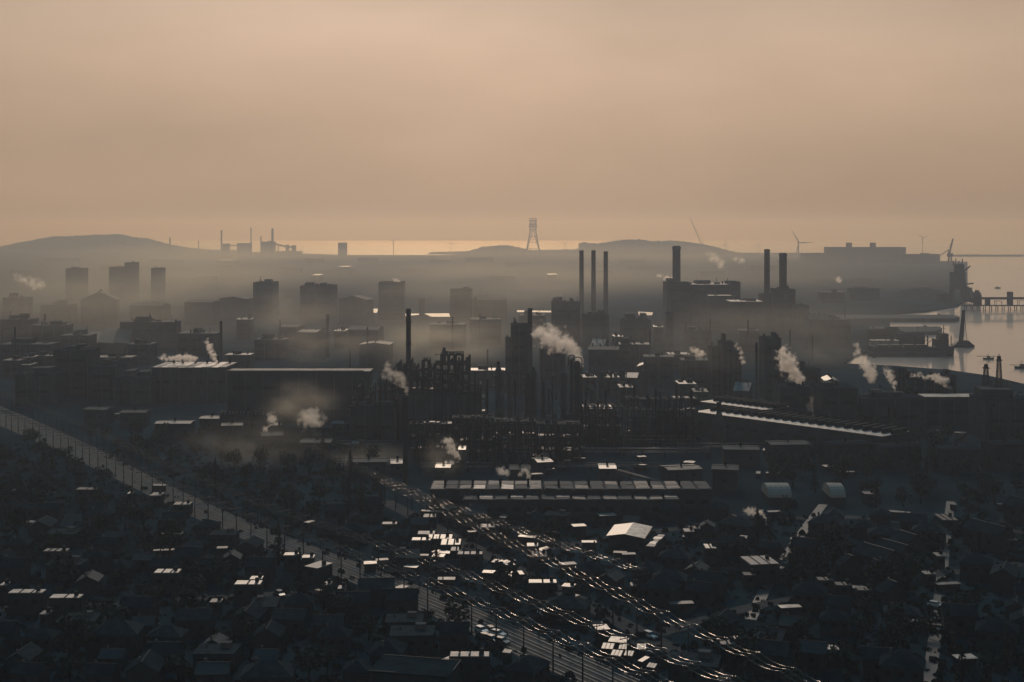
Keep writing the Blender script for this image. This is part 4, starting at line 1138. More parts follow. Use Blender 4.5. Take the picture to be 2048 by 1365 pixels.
# bell-shaped silo tower
s = SZ(892); p = G(1438, 892); h = (892 - 805) * s
e = empty('bell_silo', p, 'bell-shaped black silo tower with a narrow neck', 'silo')
MB().lathe(0, 0, [(18 * s, 0), (17 * s, h * .3), (14.5 * s, h * .48), (13.5 * s, h * .55), (7 * s, h * .7), (4.6 * s, h * .78)], 20).build('body', M['stack'], e)
MB().lathe(0, 0, [(4.4 * s, h * .77), (4.4 * s, h * .97), (5.2 * s, h * .97), (5.2 * s, h), (.1, h + .2)], 14).build('neck', M['stack'], e)
for z, r0 in ((.3, 17.6), (.55, 14.4)):
    MB().tube([(r0 * s * 1.06 * math.cos(t), r0 * s * 1.06 * math.sin(t), h * z + .9) for t in np.linspace(0, 6.283, 25)], .06, 4).build('handrail', M['steel'], e)
mark(1438, 850, 'the bell-shaped silo')

# right-hand dark works before the water
block(1642, 1716, 779, 872, 24, 'square black works block right of the white steam', bands=2, units=3)
block(1795, 1810, 739, 830, 8, 'narrow black tower before the bright water', name='tower', bands=3, units=0)
block(1812, 1850, 760, 832, 14, 'black works block right of the narrow black tower', bands=2, units=4)
block(1850, 1888, 764, 834, 14, 'black works block under the rolling steam by the shore', bands=2, units=4)
block(1889, 1913, 752, 836, 12, 'black tower block right of the rolling steam', bands=3, units=2)
e = block(1850, 1966, 795, 852, 12, 'black shed with a long bright flat roof near the shore', bands=1, units=0, roof='bright')
block(1560, 1640, 776, 850, 18, 'dark low plant block at the foot of the white steam', bands=2, units=5)
block(1716, 1790, 800, 868, 18, 'dark low plant block left of the shore towers', bands=1, units=5)
block(1785, 1850, 798, 866, 18, 'dark flat shed before the narrow black tower', bands=1, units=3)
block(1968, 2060, 800, 880, 20, 'dark shed at the right edge behind the pylons', bands=1, units=4)
mark(1680, 820, 'the square black works block'); mark(1803, 780, 'the narrow black tower'); mark(1910, 800, 'the long bright shore roof')
# two lattice towers and a dark spire at the shore
for x, yt, gy, w, lb in ((1972, 729, 812, 10, 'shorter lattice tower at the shore on the right'), (1998, 711, 818, 9, 'taller lattice tower at the shore on the right')):
    s = SZ(gy); p = G(x, gy); h = (gy - yt) * s
    e = empty('lattice_tower', p, lb, 'pylon')
    mb = MB(); lattice(mb, (0, 0, 0), w * s * 1.5, (0, 0, h * .96), w * s * .55, 9, .32); mb.build('mast', M['steel'], e)
    MB().box(0, 0, h * .5, w * s * 1.2, w * s * 1.2, .5).box(0, 0, h * .9, w * s * 1.15, w * s, .5).build('platform', M['steel'], e)
    MB().box(0, 0, h * .9, w * s * .6, w * s * .6, 2.4).bar((0, 0, h * .95), (0, 0, h * 1.03), .3).build('top_cabin', M['steel'], e)
mark(1985, 760, 'the lattice towers')

# two long sheds with panelled roofs in front of the refinery
def panel_shed(x0, x1, y0, y1, zt, label, mats, npan, gap=.9):
    Dn = FPX * (CAMH - zt) / (y1 - HORY); Df_ = FPX * (CAMH - zt) / (y0 - HORY); dep = Df_ - Dn
    X0, X1 = XY(x0, Dn), XY(x1, Dn); w = X1 - X0; pr = random.Random(int(x0))
    e = empty('panel_roof_shed', ((X0 + X1) / 2, (Dn + Df_) / 2, 0), label, 'shed')
    MB().box(0, 0, -.3, w, dep, zt).build('wall', M['wall'], e)
    for k in range(npan):
        c = -w / 2 + w * (k + .5) / npan
        for j in (0, 1):
            mb = MB(); y_ = (-.25 + .5 * j) * dep
            mb.box(0, 0, -.14, w / npan - gap * pr.uniform(.5, 1.4), dep / 2 - .12, .28)
            o = mb.build('roof_panel', M[pr.choice(mats)], e); o.location = (c, y_, zt - .12 + .05 * j); o.rotation_euler = (pr.gauss(0, .014), pr.gauss(0, .02), 0)
    for k in range(npan // 2):
        MB().lathe(-w / 2 + w * (k + .5) * 2 / npan, 0, [(.4, zt - .2), (.4, zt + 1.6), (.9, zt + 1.8), (.1, zt + 2.4)], 8).build('roof_vent', M['steel'], e)
    for k in range(npan):
        MB().box(-w / 2 + w * (k + .5) / npan, -dep / 2 - .05, zt * .4, w / npan * .55, .16, 1.5).build('window', M['glass'], e)
    return e
panel_shed(860, 1085, 962, 978, 9, 'long shed with grey panelled roof left of its dim twin, before the refinery', ['sheen', 'roof2', 'sheen', 'bright2'], 8)
panel_shed(1088, 1425, 963, 978, 9, 'long shed with a dim streaked panelled roof before the refinery', ['roof2', 'sheen', 'roof2', 'roof2'], 11)
panel_shed(925, 1360, 990, 999, 7, 'nearest long shed with patchy panels, one of them bright', ['sheen', 'roof2', 'sheen', 'roof2', 'roof2', 'roof2', 'bright2', 'sheen', 'roof2', 'sheen', 'roof2', 'roof2', 'roof2', 'roof2'], 14)
mark(960, 970, 'the grey panelled roof'); mark(1250, 970, 'the dim streaked roof'); mark(1130, 995, 'the patchy panelled shed')
# sheds and tanks between the refinery and the panelled sheds
near_sh = [(918, 930, 900, 950, 'bright'), (1070, 1100, 925, 950, 'bright'), (1200, 1232, 938, 962, 'bright'), (705, 722, 888, 905, 'bright2'), (665, 700, 848, 872, 'bright2'), (702, 726, 851, 872, 'bright'), (780, 806, 928, 950, 'bright2'), (872, 900, 936, 956, 'bright'), (886, 905, 930, 950, 'bright2'), (1020, 1060, 940, 960, 'roof2'), (935, 985, 880, 905, 'bright'), (1330, 1400, 940, 965, 'sheen'), (1450, 1520, 900, 935, 'roof2'), (1540, 1620, 890, 930, 'roof2'), (1650, 1740, 890, 935, 'roof'), (1760, 1840, 895, 940, 'roof'), (1880, 1960, 900, 945, 'roof'), (1980, 2060, 890, 945, 'roof'), (1430, 1480, 940, 985, 'roof2'),
    (440, 480, 852, 880, 'sheen'), (310, 380, 848, 880, 'bright2'), (520, 560, 872, 905, 'roof2'), (400, 440, 838, 866, 'bright2'), (170, 215, 820, 850, 'roof2'), (240, 290, 826, 856, 'roof2'), (600, 660, 886, 912, 'roof2'), (700, 770, 925, 955, 'roof2')]
for x0, x1, yt, gy, rf in near_sh:
    shed(x0, x1, yt, gy, 10, None, name='yard_shed', roof=rf, pitch=.1, rot=rng.uniform(-.25, .25), vents=1, look={'bright': 'low bright-roofed yard shed', 'bright2': 'low grey-roofed yard shed', 'sheen': 'low streak-roofed yard shed'}.get(rf, 'dark low yard shed'), group='yard sheds between the works')
for x, gy, d, hp in ((232, 838, 12, 9), (248, 841, 12, 9), (266, 843, 12, 9), (1470, 868, 18, 14), (1880, 880, 26, 16), (1925, 884, 24, 16), (1820, 905, 26, 16)):
    tank(x, gy, d, hp, None, look='round flat-topped tank', roofm='sheen')
# bright-fronted steaming quench hall on the left
block(536, 662, 858, 890, 14, 'low dark quench hall with steam pouring out along it', name='quench_hall', bands=1, units=3)
block(440, 560, 832, 866, 12, 'long dark shed with a toothed roof edge left of the steam', name='toothed_shed', cat='shed', bands=1, units=0)
e0 = [o for o in COL.objects if o.name == 'toothed_shed'][0]; s = SZ(866)
for k in range(16): MB().box((-58 + k * 7.6) * s, -4, 34 * s + .29, 3.4 * s, 3, 1.6).build('roof_monitor', M['bright2'], e0)
mark(600, 870, 'the quench hall')

# thin stacks standing about in the works
for i, (x, yt, gy, wd) in enumerate(((1300, 660, 742, 3), (1262, 672, 745, 2.4), (1420, 640, 712, 3), (1496, 640, 720, 2.6), (1580, 660, 742, 3), (1625, 672, 740, 2.4), (1690, 612, 668, 2.4), (905, 634, 720, 3), (960, 628, 700, 2.4), (735, 655, 742, 3), (560, 640, 715, 2.6), (300, 628, 700, 2.4), (205, 610, 665, 2.4), (90, 628, 700, 2.6), (30, 655, 740, 3), (1100, 660, 770, 3), (1330, 745, 820, 3.2), (1222, 742, 812, 3.2), (1640, 738, 815, 3), (1760, 770, 850, 3.4), (975, 700, 800, 3), (700, 700, 790, 3), (1460, 752, 830, 3.2), (1575, 745, 845, 3))):
    o = chimney(x, yt, gy, wd, None, name='works_stack', ladder=False, group='thin stacks of the works'); auto(o, 'thin works stack', x, yt + 20)

for i, (x, yt, gy, wd) in enumerate(((885, 752, 905, 3), (915, 768, 905, 3.4), (950, 760, 905, 3), (975, 758, 900, 3.6), (1030, 762, 905, 3.4), (1088, 770, 905, 3.2), (1105, 752, 900, 3), (1172, 785, 905, 3), (1212, 780, 905, 3.4), (1268, 772, 905, 3), (1312, 778, 905, 3.2), (1352, 770, 905, 3), (1382, 782, 905, 3), (760, 742, 890, 3), (725, 758, 885, 3))):
    o = chimney(x, yt, gy, wd, None, name='vent_pipe', ladder=False, group='vent pipes of the refinery', m=M['steel']); auto(o, 'tall thin vent pipe', x, yt + 30)
# ------------------------------------------------------------------ railway and overhead lines
def poly_world(pts, z=0.0):
    return [Vector((G(x, y, z).x, G(x, y, z).y, 0)) for x, y in pts]
def resample(pts, step):
    out, acc = [pts[0].copy()], 0.0
    for a, b in zip(pts[:-1], pts[1:]):
        L = (b - a).length; d = step - acc
        while d <= L:
            out.append(a.lerp(b, d / L)); d += step
        acc = (acc + L) % step
    return out
def normals(p):
    r = []
    for i in range(len(p)):
        d = (p[min(i + 1, len(p) - 1)] - p[max(i - 1, 0)]).normalized(); r.append(Vector((d.y, -d.x, 0)))
    return r
RAILPX = [(-160, 768), (0, 832), (150, 897), (300, 973), (420, 1030), (525, 1075), (700, 1142), (900, 1222), (1050, 1290), (1200, 1357), (1380, 1440), (1600, 1540)]
rail = resample(poly_world(RAILPX), 11.0); rn = normals(rail); NR = len(rail)
def bedw(i): return 14.0 - 7.5 * min(1, i / (NR * .55))          # half width of the rail corridor
def ribbon(name, pts, nrm, half, z, m, kind='structure'):
    vs, fs = [], []
    for i, (p, q) in enumerate(zip(pts, nrm)):
        h = half(i) if callable(half) else half
        for t in (-1, -.33, .33, 1): vs.append((p.x + q.x * h * t, p.y + q.y * h * t, z))
    for i in range(len(pts) - 1):
        for k in range(3): fs.append((i * 4 + k, i * 4 + k + 1, i * 4 + 5 + k, i * 4 + 4 + k))
    mb = MB(); mb.add(vs, fs); o = mb.build(name, m); me = o.data
    if me.polygons[0].normal.z < 0: me.flip_normals()
    if kind: o['kind'] = kind
    return o
bed = ribbon('railway_bed', rail, rn, bedw, 0.05, M['ballast'])
NT = 4
for t in range(NT):
    f = -.82 + 1.64 * t / (NT - 1)
    for g_ in (-.72, .72):
        MB().tube([(p.x + q.x * (bedw(i) * f + g_), p.y + q.y * (bedw(i) * f + g_), .22) for i, (p, q) in enumerate(zip(rail, rn))], .09, 4, caps=False).build('rail', M['rail_steel'], bed)
mark(300, 990, 'the railway'); mark(640, 1110, 'the railway'); mark(1000, 1270, 'the railway')

def pole_proto(h, arm, n_ins):
    e = empty('utility_pole', (0, 0, 0), 'pole', 'pole')
    MB().tube([(0, 0, -.3), (0, 0, h * .5), (0, 0, h)], [.2, .17, .13], 8).build('post', M['steel'], e)
    for k, z in enumerate((h - .4, h - 1.5)):
        MB().box(0, 0, z, arm, .16, .16).build('cross_arm', M['steel'], e)
        for q in range(n_ins):
            x = -arm / 2 + .15 + (arm - .3) * q / (n_ins - 1)
            MB().lathe(x, 0, [(.05, z + .16), (.09, z + .22), (.09, z + .4), (.03, z + .45)], 6).build('insulator', M['wall2'], e)
    return e
def rn_jit(i):
    return Vector((.25 * math.sin(i * 5.1), .25 * math.cos(i * 3.3), 0))
def line(pts, nrm, off, h, arm, nw, sag, look, rad=.05, every=1, group='poles along the overhead lines'):
    proto = None; tops = []
    for i in range(0, len(pts), every):
        p = pts[i] + nrm[i] * (off(i) if callable(off) else off)
        rz = math.atan2(nrm[i].y, nrm[i].x)
        if not (-30 < 1024 + FPX * p.x / p.y < 2078 and HORY + FPX * CAMH / p.y < 1560): continue
        if proto is None:
            proto = pole_proto(h, arm, 4); o = proto; o.location = p; o.rotation_euler = (0, 0, rz)
        else: o = copy_tree(proto, p + rn_jit(i), rz + .05 * math.sin(i * 2.7))
        o['group'] = group
        px = 1024 + FPX * p.x / p.y; py = HORY + FPX * (CAMH - h / 2) / p.y
        auto(o, look, px, py); tops.append((p, nrm[i]))
    for k in range(nw):
        u = -arm / 2 + .15 + (arm - .3) * (k % 3) / 2; z = h + .05
        path = []
        for (a, na), (b, nb) in zip(tops[:-1], tops[1:]):
            A = a + na * u; B = b + nb * u
            for q in range(6):
                f = q / 6; c = A.lerp(B, f); path.append((c.x, c.y, z - 4 * sag * f * (1 - f)))
        path.append((B.x, B.y, z))
        o = MB().tube(path, rad, 4, caps=False).build('overhead_wire', M['wire'])
        tag(o, None, 'wire', 'sagging wires of the overhead lines')
        mid = path[len(path) // 2]; px = 1024 + FPX * mid[0] / mid[1]; py = HORY + FPX * (CAMH - mid[2]) / mid[1]
        auto(o, 'sagging wire, ' + look.split(' on ')[-1], px, py)
line(rail, rn, lambda i: -bedw(i) * 1.0, 8.5, 4.4, 3, .75, 'slim pole on left railway line', rad=.03)
line(rail, rn, lambda i: bedw(i) * .95, 9.0, 4.2, 3, .75, 'slim pole on right railway line', rad=.03)
l2 = resample(poly_world([(770, 1008), (860, 1056), (1000, 1130), (1150, 1205), (1310, 1290), (1500, 1385), (1720, 1490)]), 11.5)
line(l2, normals(l2), 0, 8.5, 4.4, 3, .8, 'slim pole on middle street line', rad=.03)
l3 = resample(poly_world([(620, 925), (700, 962), (800, 1010), (900, 1052), (1010, 1095), (1130, 1140), (1290, 1195)]), 12.0)
line(l3, normals(l3), 0, 7.5, 4.0, 3, .75, 'slim pole on upper street line', rad=.03)

# ------------------------------------------------------------------ streets
ROADS = []
def street(pts, half, z=0.09, name='street', m='road_dark'):
    q = resample(poly_world(pts), 6.0); o = ribbon(name, q, normals(q), half, z, M[m]); ROADS.append((q, half)); return o
street([(1850, 1420), (1868, 1290), (1893, 1070), (1902, 1000)], 1.5, m='road')
street([(1500, 1240), (1530, 1180), (1575, 1110), (1612, 1055), (1650, 1005)], 1.6, .10, m='road')
street([(1240, 1290), (1500, 1215), (1870, 1150), (2200, 1110)], 2.4, .115)
street([(-200, 1225), (200, 1212), (520, 1190), (700, 1185)], 2.4)
street([(770, 1003), (860, 1051), (1000, 1124), (1150, 1198), (1310, 1282), (1500, 1388)], 3.0)
street([(1085, 1100), (1300, 1065), (1500, 1040), (1700, 1035), (2100, 1070)], 2.4)
mark(1880, 1120, 'the straight street'); mark(1560, 1140, 'the short bright street')

# ------------------------------------------------------------------ flat and gabled buildings with a roof that catches the light
TAKEN = []                                         # (x, y, radius) kept free of ordinary houses
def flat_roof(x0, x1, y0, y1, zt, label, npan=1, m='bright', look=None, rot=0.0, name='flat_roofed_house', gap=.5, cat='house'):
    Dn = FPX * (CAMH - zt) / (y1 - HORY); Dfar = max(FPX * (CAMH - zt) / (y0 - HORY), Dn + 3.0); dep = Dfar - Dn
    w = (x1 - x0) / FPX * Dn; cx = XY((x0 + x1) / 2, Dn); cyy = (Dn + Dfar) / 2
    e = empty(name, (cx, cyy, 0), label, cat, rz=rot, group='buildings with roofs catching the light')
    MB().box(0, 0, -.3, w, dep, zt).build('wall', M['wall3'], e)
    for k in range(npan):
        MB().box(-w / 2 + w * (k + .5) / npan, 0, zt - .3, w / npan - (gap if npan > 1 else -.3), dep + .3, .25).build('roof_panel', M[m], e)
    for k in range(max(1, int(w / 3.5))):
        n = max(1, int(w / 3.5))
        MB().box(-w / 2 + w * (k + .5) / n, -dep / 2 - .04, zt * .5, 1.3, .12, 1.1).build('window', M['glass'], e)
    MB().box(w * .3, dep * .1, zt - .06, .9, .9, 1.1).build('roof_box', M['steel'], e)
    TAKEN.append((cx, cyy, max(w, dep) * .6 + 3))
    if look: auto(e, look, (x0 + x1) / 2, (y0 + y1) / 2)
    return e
flat_roof(15, 86, 1181, 1185, 6, 'long low flat-roofed house with three pale roof strips at the far left', 3)
flat_roof(97, 161, 1190.5, 1195, 6, 'flat-roofed house with two long pale roof strips, below right of the three-strip one', 2)
flat_roof(306, 358, 1138, 1145, 6, 'flat-roofed house with three pale roof pieces below the railway', 3)
flat_roof(467, 522, 1161, 1168, 6, 'flat-roofed house with a pale roof split in two, pointed at both ends', 2)
flat_roof(500, 522, 1154.5, 1158, 6, 'small pale flat roof just behind the split pale roof', 1)
flat_roof(618, 650, 1123, 1135, 5, 'slanted pale shed roof below the station poles', 1, 'bright2', rot=-.55)
flat_roof(568, 596, 1105, 1110, 5, 'first of two small pale platform roofs beside the railway', 1)
flat_roof(604, 626, 1111, 1115, 5, 'second of two small pale platform roofs beside the railway', 1)
flat_roof(898, 980, 1306, 1312, 6, 'very thin long pale roof under the railway near the bottom', 4, 'bright2')
flat_roof(1056, 1115, 1160, 1165, 6, 'long thin bright roof right of the railway wires', 2)
flat_roof(1127, 1149, 1167, 1173, 6, 'small bright lozenge roof right of the long thin bright roof', 1, rot=-.3)
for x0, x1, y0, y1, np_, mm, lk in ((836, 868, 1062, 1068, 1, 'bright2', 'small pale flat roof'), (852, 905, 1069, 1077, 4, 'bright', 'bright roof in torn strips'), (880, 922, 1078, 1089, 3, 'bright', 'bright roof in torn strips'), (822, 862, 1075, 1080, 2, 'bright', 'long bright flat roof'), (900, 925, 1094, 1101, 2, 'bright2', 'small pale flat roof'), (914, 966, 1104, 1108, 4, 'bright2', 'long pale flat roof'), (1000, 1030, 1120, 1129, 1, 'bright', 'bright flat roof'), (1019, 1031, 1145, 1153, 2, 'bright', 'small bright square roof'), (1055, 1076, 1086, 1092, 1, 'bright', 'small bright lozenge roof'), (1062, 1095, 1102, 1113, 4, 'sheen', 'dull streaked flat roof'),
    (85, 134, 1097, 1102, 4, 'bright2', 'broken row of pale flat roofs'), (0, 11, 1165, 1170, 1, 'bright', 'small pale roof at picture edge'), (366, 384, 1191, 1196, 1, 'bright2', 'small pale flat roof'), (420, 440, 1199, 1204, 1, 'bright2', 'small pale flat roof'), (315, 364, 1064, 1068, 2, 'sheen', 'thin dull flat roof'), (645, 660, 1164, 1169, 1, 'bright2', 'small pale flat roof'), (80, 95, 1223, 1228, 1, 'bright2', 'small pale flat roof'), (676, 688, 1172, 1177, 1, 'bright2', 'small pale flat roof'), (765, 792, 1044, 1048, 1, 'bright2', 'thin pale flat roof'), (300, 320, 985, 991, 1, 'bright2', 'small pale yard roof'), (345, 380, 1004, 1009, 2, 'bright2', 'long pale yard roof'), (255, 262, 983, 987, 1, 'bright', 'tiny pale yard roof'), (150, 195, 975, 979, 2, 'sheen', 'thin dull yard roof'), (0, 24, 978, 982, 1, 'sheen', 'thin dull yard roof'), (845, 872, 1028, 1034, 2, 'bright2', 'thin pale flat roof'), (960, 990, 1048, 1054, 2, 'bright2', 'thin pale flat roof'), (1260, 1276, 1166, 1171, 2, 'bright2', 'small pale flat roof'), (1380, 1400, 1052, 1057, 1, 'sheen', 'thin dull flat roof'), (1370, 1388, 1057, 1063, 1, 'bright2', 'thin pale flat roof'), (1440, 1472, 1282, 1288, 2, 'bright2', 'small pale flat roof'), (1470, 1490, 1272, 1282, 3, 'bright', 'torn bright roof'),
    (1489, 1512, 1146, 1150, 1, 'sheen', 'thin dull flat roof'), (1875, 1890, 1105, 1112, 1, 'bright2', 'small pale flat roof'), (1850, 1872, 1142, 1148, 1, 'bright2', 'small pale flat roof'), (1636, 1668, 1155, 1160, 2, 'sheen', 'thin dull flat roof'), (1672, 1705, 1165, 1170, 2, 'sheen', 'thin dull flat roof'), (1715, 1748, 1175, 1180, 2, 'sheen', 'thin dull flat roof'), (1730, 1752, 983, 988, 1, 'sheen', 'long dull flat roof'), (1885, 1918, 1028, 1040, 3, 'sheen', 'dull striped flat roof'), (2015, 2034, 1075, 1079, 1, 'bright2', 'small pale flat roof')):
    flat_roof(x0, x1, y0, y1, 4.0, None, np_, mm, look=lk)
# cluster of ribbed bright sheds near the bottom
for i, (x, y, w, d, rot, lb) in enumerate(((1216, 1318, 24, 10, .25, 'first ribbed bright shed roof at the left of the bright cluster near the bottom'), (1234, 1332, 22, 9, .3, 'ribbed bright shed roof at the front of the bright cluster near the bottom'), (1247, 1319, 18, 9, .2, 'small ribbed bright shed roof in the middle of the bright cluster'), (1258, 1333, 18, 8, .3, 'small ribbed bright shed roof at the right end of the bright cluster'), (1283, 1319, 19, 9, .1, 'separate ribbed bright shed right of the bright cluster near the bottom'), (1288, 1345, 12, 10, .8, 'upper of two bright steps curving off the bottom edge'), (1304, 1358, 18, 6, .5, 'lower of two bright steps curving off the bottom edge'))):
    s = SZ(y); p = G(x, y)
    e = empty('ribbed_shed', (p.x, p.y, 0), lb, 'shed', rz=-rot, group='bright ribbed sheds near the bottom')
    W, Dp = w * s, d * s * 2.2; zt = 2.8
    MB().box(0, 0, -.2, W, Dp, zt + .2).build('wall', M['wall3'], e)
    n = max(3, int(W / .8))
    for k in range(n):
        mb = MB(); x_ = -W / 2 + W * (k + .5) / n
        lo = [(x_ - W / n * .42, -Dp / 2 - .2, zt - .1), (x_ + W / n * .42, -Dp / 2 - .2, zt - .1), (x_ + W / n * .42, Dp / 2, zt + .35), (x_ - W / n * .42, Dp / 2, zt + .35)]
        mb.add(lo + [(a, b_, c + .14) for a, b_, c in lo], [(3, 2, 1, 0), (4, 5, 6, 7), (0, 1, 5, 4), (1, 2, 6, 5), (2, 3, 7, 6), (3, 0, 4, 7)])
        mb.build('roof_rib', M['bright'], e)
    MB().box(0, -Dp / 2 - .04, 0, W * .4, .1, 2.0).build('door', M['steel'], e)
    TAKEN.append((p.x, p.y, W * .7 + 3))
mark(1240, 1325, 'the bright cluster of ribbed sheds')
# bright folded gable roof
s = SZ(1100); p = G(1250, 1100)
e = empty('bright_gable_shed', p, 'shed with a broad bright folded gable roof, the brightest in the town', 'shed', rz=R(-14))
def roofpoly(e, pts, name, m, th=.16):
    lo = pts; hi = [(a, b_, c + th) for a, b_, c in pts]; n_ = len(pts)
    MB().add(lo + hi, [tuple(range(n_))[::-1], tuple(range(n_, 2 * n_))] + [(i, (i + 1) % n_, n_ + (i + 1) % n_, n_ + i) for i in range(n_)]).build(name, M[m], e)
MB().box(0, 8, -.2, 10.5, 15, 4.2).build('wall', M['wall3'], e)
roofpoly(e, [(-6.0, 0, 3.9), (.2, 0, 4.9), (.2, 16, 4.9), (-6.0, 16, 3.9)], 'roof', 'bright')
roofpoly(e, [(.2, -1.0, 4.95), (6.2, -1.0, 4.0), (6.2, 16, 4.0), (.2, 16, 4.95)], 'roof', 'bright')
MB().bar((6.35, -1, 4.0), (6.35, 16, 4.0), .25).build('gutter', M['wire'], e)
MB().box(-1, -.06 + .5, .4, 2.6, .12, 2.4).build('door', M['steel'], e)
TAKEN.append((p.x, p.y + 8, 15)); mark(1248, 1080, 'the bright folded gable roof')
for a, b_, lb in (((1300, 1092), (1324, 1068), 'narrow ragged bright roof right of the bright folded gable roof'),):
    A, B = G(*a, 4), G(*b_, 4); d = B - A
    e = empty('lean_to', (A.x, A.y, 0), lb, 'shed', rz=math.atan2(d.y, d.x)); L = d.length
    MB().box(L / 2, 0, -.2, L, 2.4, 3.8).build('wall', M['wall3'], e)
    for k in range(5): MB().box(L * (k + .5) / 5, .2 * (k % 2), 3.62, L / 5 - .3, 2.6 - .5 * (k % 3), .2).build('roof_panel', M['bright' if k % 2 else 'bright2'], e)
    TAKEN.append((A.x + d.x / 2, A.y + d.y / 2, 12))
flat_roof(1410, 1434, 1088, 1096, 5, 'small bright hump-roofed shed right of the bright folded gable roof', 2, 'bright')
flat_roof(1494, 1556, 1112, 1128, 6, 'big grey speckled roof beside the short bright street', 3, 'bright2', rot=.16)
# big halls with curved grey roofs
for x0, x1, yt, gy, lb in ((1538, 1583, 977, 1012, 'left one of two grey barrel-roofed halls'), (1663, 1691, 977, 1012, 'right and narrower one of two grey barrel-roofed halls')):
    s = SZ(gy); p = G((x0 + x1) / 2, gy); w = (x1 - x0) * s
    e = empty('barrel_hall', p, lb, 'hall', group='barrel-roofed halls')
    MB().box(0, 7, -.2, w, 13.4, 3.2).build('wall', M['wall3'], e)
    mb = MB(); n = 12; vs = []; 
    for k in range(n + 1):
        t = math.pi * k / n
        for x in (-w / 2 - .2, w / 2 + .2): vs.append((x, 7 - 6.9 * math.cos(t), 2.9 + 3.9 * math.sin(t)))
    for k in range(n): mb.add([vs[2 * k], vs[2 * k + 1], vs[2 * k + 3], vs[2 * k + 2]], [(0, 1, 2, 3)], True)
    mb.add(vs, [tuple(range(0, 2 * n + 2, 2)), tuple(range(2 * n + 1, 0, -2))])
    mb.build('barrel_roof', M['pale_wall'], e)
    for k in range(4): MB().bar((-w / 2 + w * (k + .5) / 4, .2, 3.0), (-w / 2 + w * (k + .5) / 4, 3.2, 6.2), .2).build('roof_seam', M['steel'], e)
    TAKEN.append((p.x, p.y + 7, 14))
mark(1560, 990, 'the left barrel-roofed hall'); mark(1677, 990, 'the right barrel-roofed hall')
# row houses whose ridges shine
for (xa, ya), (xb, yb), lb in (((1728, 1085), (1787, 1102), 'long row house with a bright ridge line, lower left of three parallel ones'), ((1764, 1077), (1815, 1091), 'long row house with a bright ridge line, middle of three parallel ones'), ((1798, 1060), (1832, 1070), 'short row house with a bright ridge line, upper right of three parallel ones'), ((1943, 1037), (1975, 1045), 'row house with a doubled bright ridge near the right edge'), ((1978, 1046), (2011, 1054), 'row house with a broken bright ridge right of the doubled one'), ((2022, 992), (2060, 1000), 'row house with one bright ridge cut by the right edge'), ((1694, 1108), (1704, 1112), 'little house with a short bright ridge left of the three parallel row houses'), ((1746, 1118), (1756, 1121), 'little house with a tiny bright ridge below the three parallel row houses'), ((1775, 1158), (1791, 1164), 'little house with a bright ridge well below the three parallel row houses')):
    A, B = G(xa, ya, 8), G(xb, yb, 8); d = B - A; L = d.length
    e = empty('row_house', ((A.x + B.x) / 2, (A.y + B.y) / 2, 0), lb, 'house', rz=math.atan2(d.y, d.x), group='houses with shining ridges')
    shed_parts(e, L, 7.5, 5.6, 'roof', 'wall3', .58)
    MB().bar((-L / 2, .1, 8.0), (L / 2, .1, 8.0), .55, .12).build('ridge_flashing', M['bright'], e)
    TAKEN.append(((A.x + B.x) / 2, (A.y + B.y) / 2, L * .6 + 3))
mark(1770, 1085, 'the three parallel row houses')
# large flat roof at the bottom edge, bright kerb
A = G(745, 1356, 9); e = empty('kerbed_hall', (XY(830, 272), 272, 0), 'large dark flat hall with thin bright roof edges at the bottom edge', 'hall', rz=R(-12))
MB().box(0, 0, -.3, 17, 10, 9).build('wall', M['wall3'], e)
MB().box(0, 0, 8.7, 17.3, 10.3, .3).build('roof', M['roof'], e)
for a, b_ in (((-8.6, 5.1), (8.6, 5.1)), ((-8.6, -5.1), (-2.6, -5.1)), ((8.6, -1.1), (8.6, 5.1))):
    MB().bar((*a, 9.15), (*b_, 9.15), .12).build('roof_kerb', M['sheen'], e)
TAKEN.append((XY(830, 272), 272, 13))

# ------------------------------------------------------------------ small invented huts, added so that their roofs give scattered glints
gr = random.Random(77)
HUT = [None] * 3
def glint_hut(x, y, look_):
    k = gr.randrange(3); rz = gr.choice((-.35, -.1, .2, .9, 1.3)) + gr.uniform(-.1, .1)
    if HUT[k] is None:
        e = empty('glint_hut', (0, 0, 0), None, 'glint_hut', group='small huts added for roof glints')
        w_, d_, h_ = ((2.6, 2.0, 2.2), (4.6, 1.8, 2.4), (3.2, 3.0, 2.6))[k]
        MB().box(0, 0, -.2, w_, d_, h_ + .2).build('wall', M['wall3'], e)
        mb = MB(); lo = [(-w_ / 2 - .2, -d_ / 2 - .2, h_ + .02), (w_ / 2 + .2, -d_ / 2 - .2, h_ + .02), (w_ / 2 + .2, d_ / 2 + .2, h_ + .10), (-w_ / 2 - .2, d_ / 2 + .2, h_ + .10)]
        mb.add(lo + [(a, b_, c + .12) for a, b_, c in lo], [(3, 2, 1, 0), (4, 5, 6, 7), (0, 1, 5, 4), (1, 2, 6, 5), (2, 3, 7, 6), (3, 0, 4, 7)]).build('roof', M[('bright2', 'bright2', 'bright')[k]], e)
        MB().box(0, -d_ / 2 - .03, 0, .8, .08, 1.8).build('door', M['steel'], e)
        HUT[k] = e; e.location = (x, y, 0); e.rotation_euler = (0, 0, rz); o = e
    else: o = copy_tree(HUT[k], (x, y, 0), rz)
    o.scale = (gr.uniform(.8, 1.7), gr.uniform(.7, 1.2), gr.uniform(.8, 1.2))
    auto(o, look_, 1024 + FPX * x / y, HORY + FPX * 98 / y); TAKEN.append((x, y, 2.8))
def huts(n, xr, yr, look_):
    for q in range(n):
        p = G(gr.uniform(*xr), gr.uniform(*yr)); glint_hut(p.x, p.y, look_)
huts(26, (880, 1420), (880, 958), 'tiny added glinting yard roof')
huts(10, (1440, 1760), (880, 960), 'tiny added glinting yard roof')
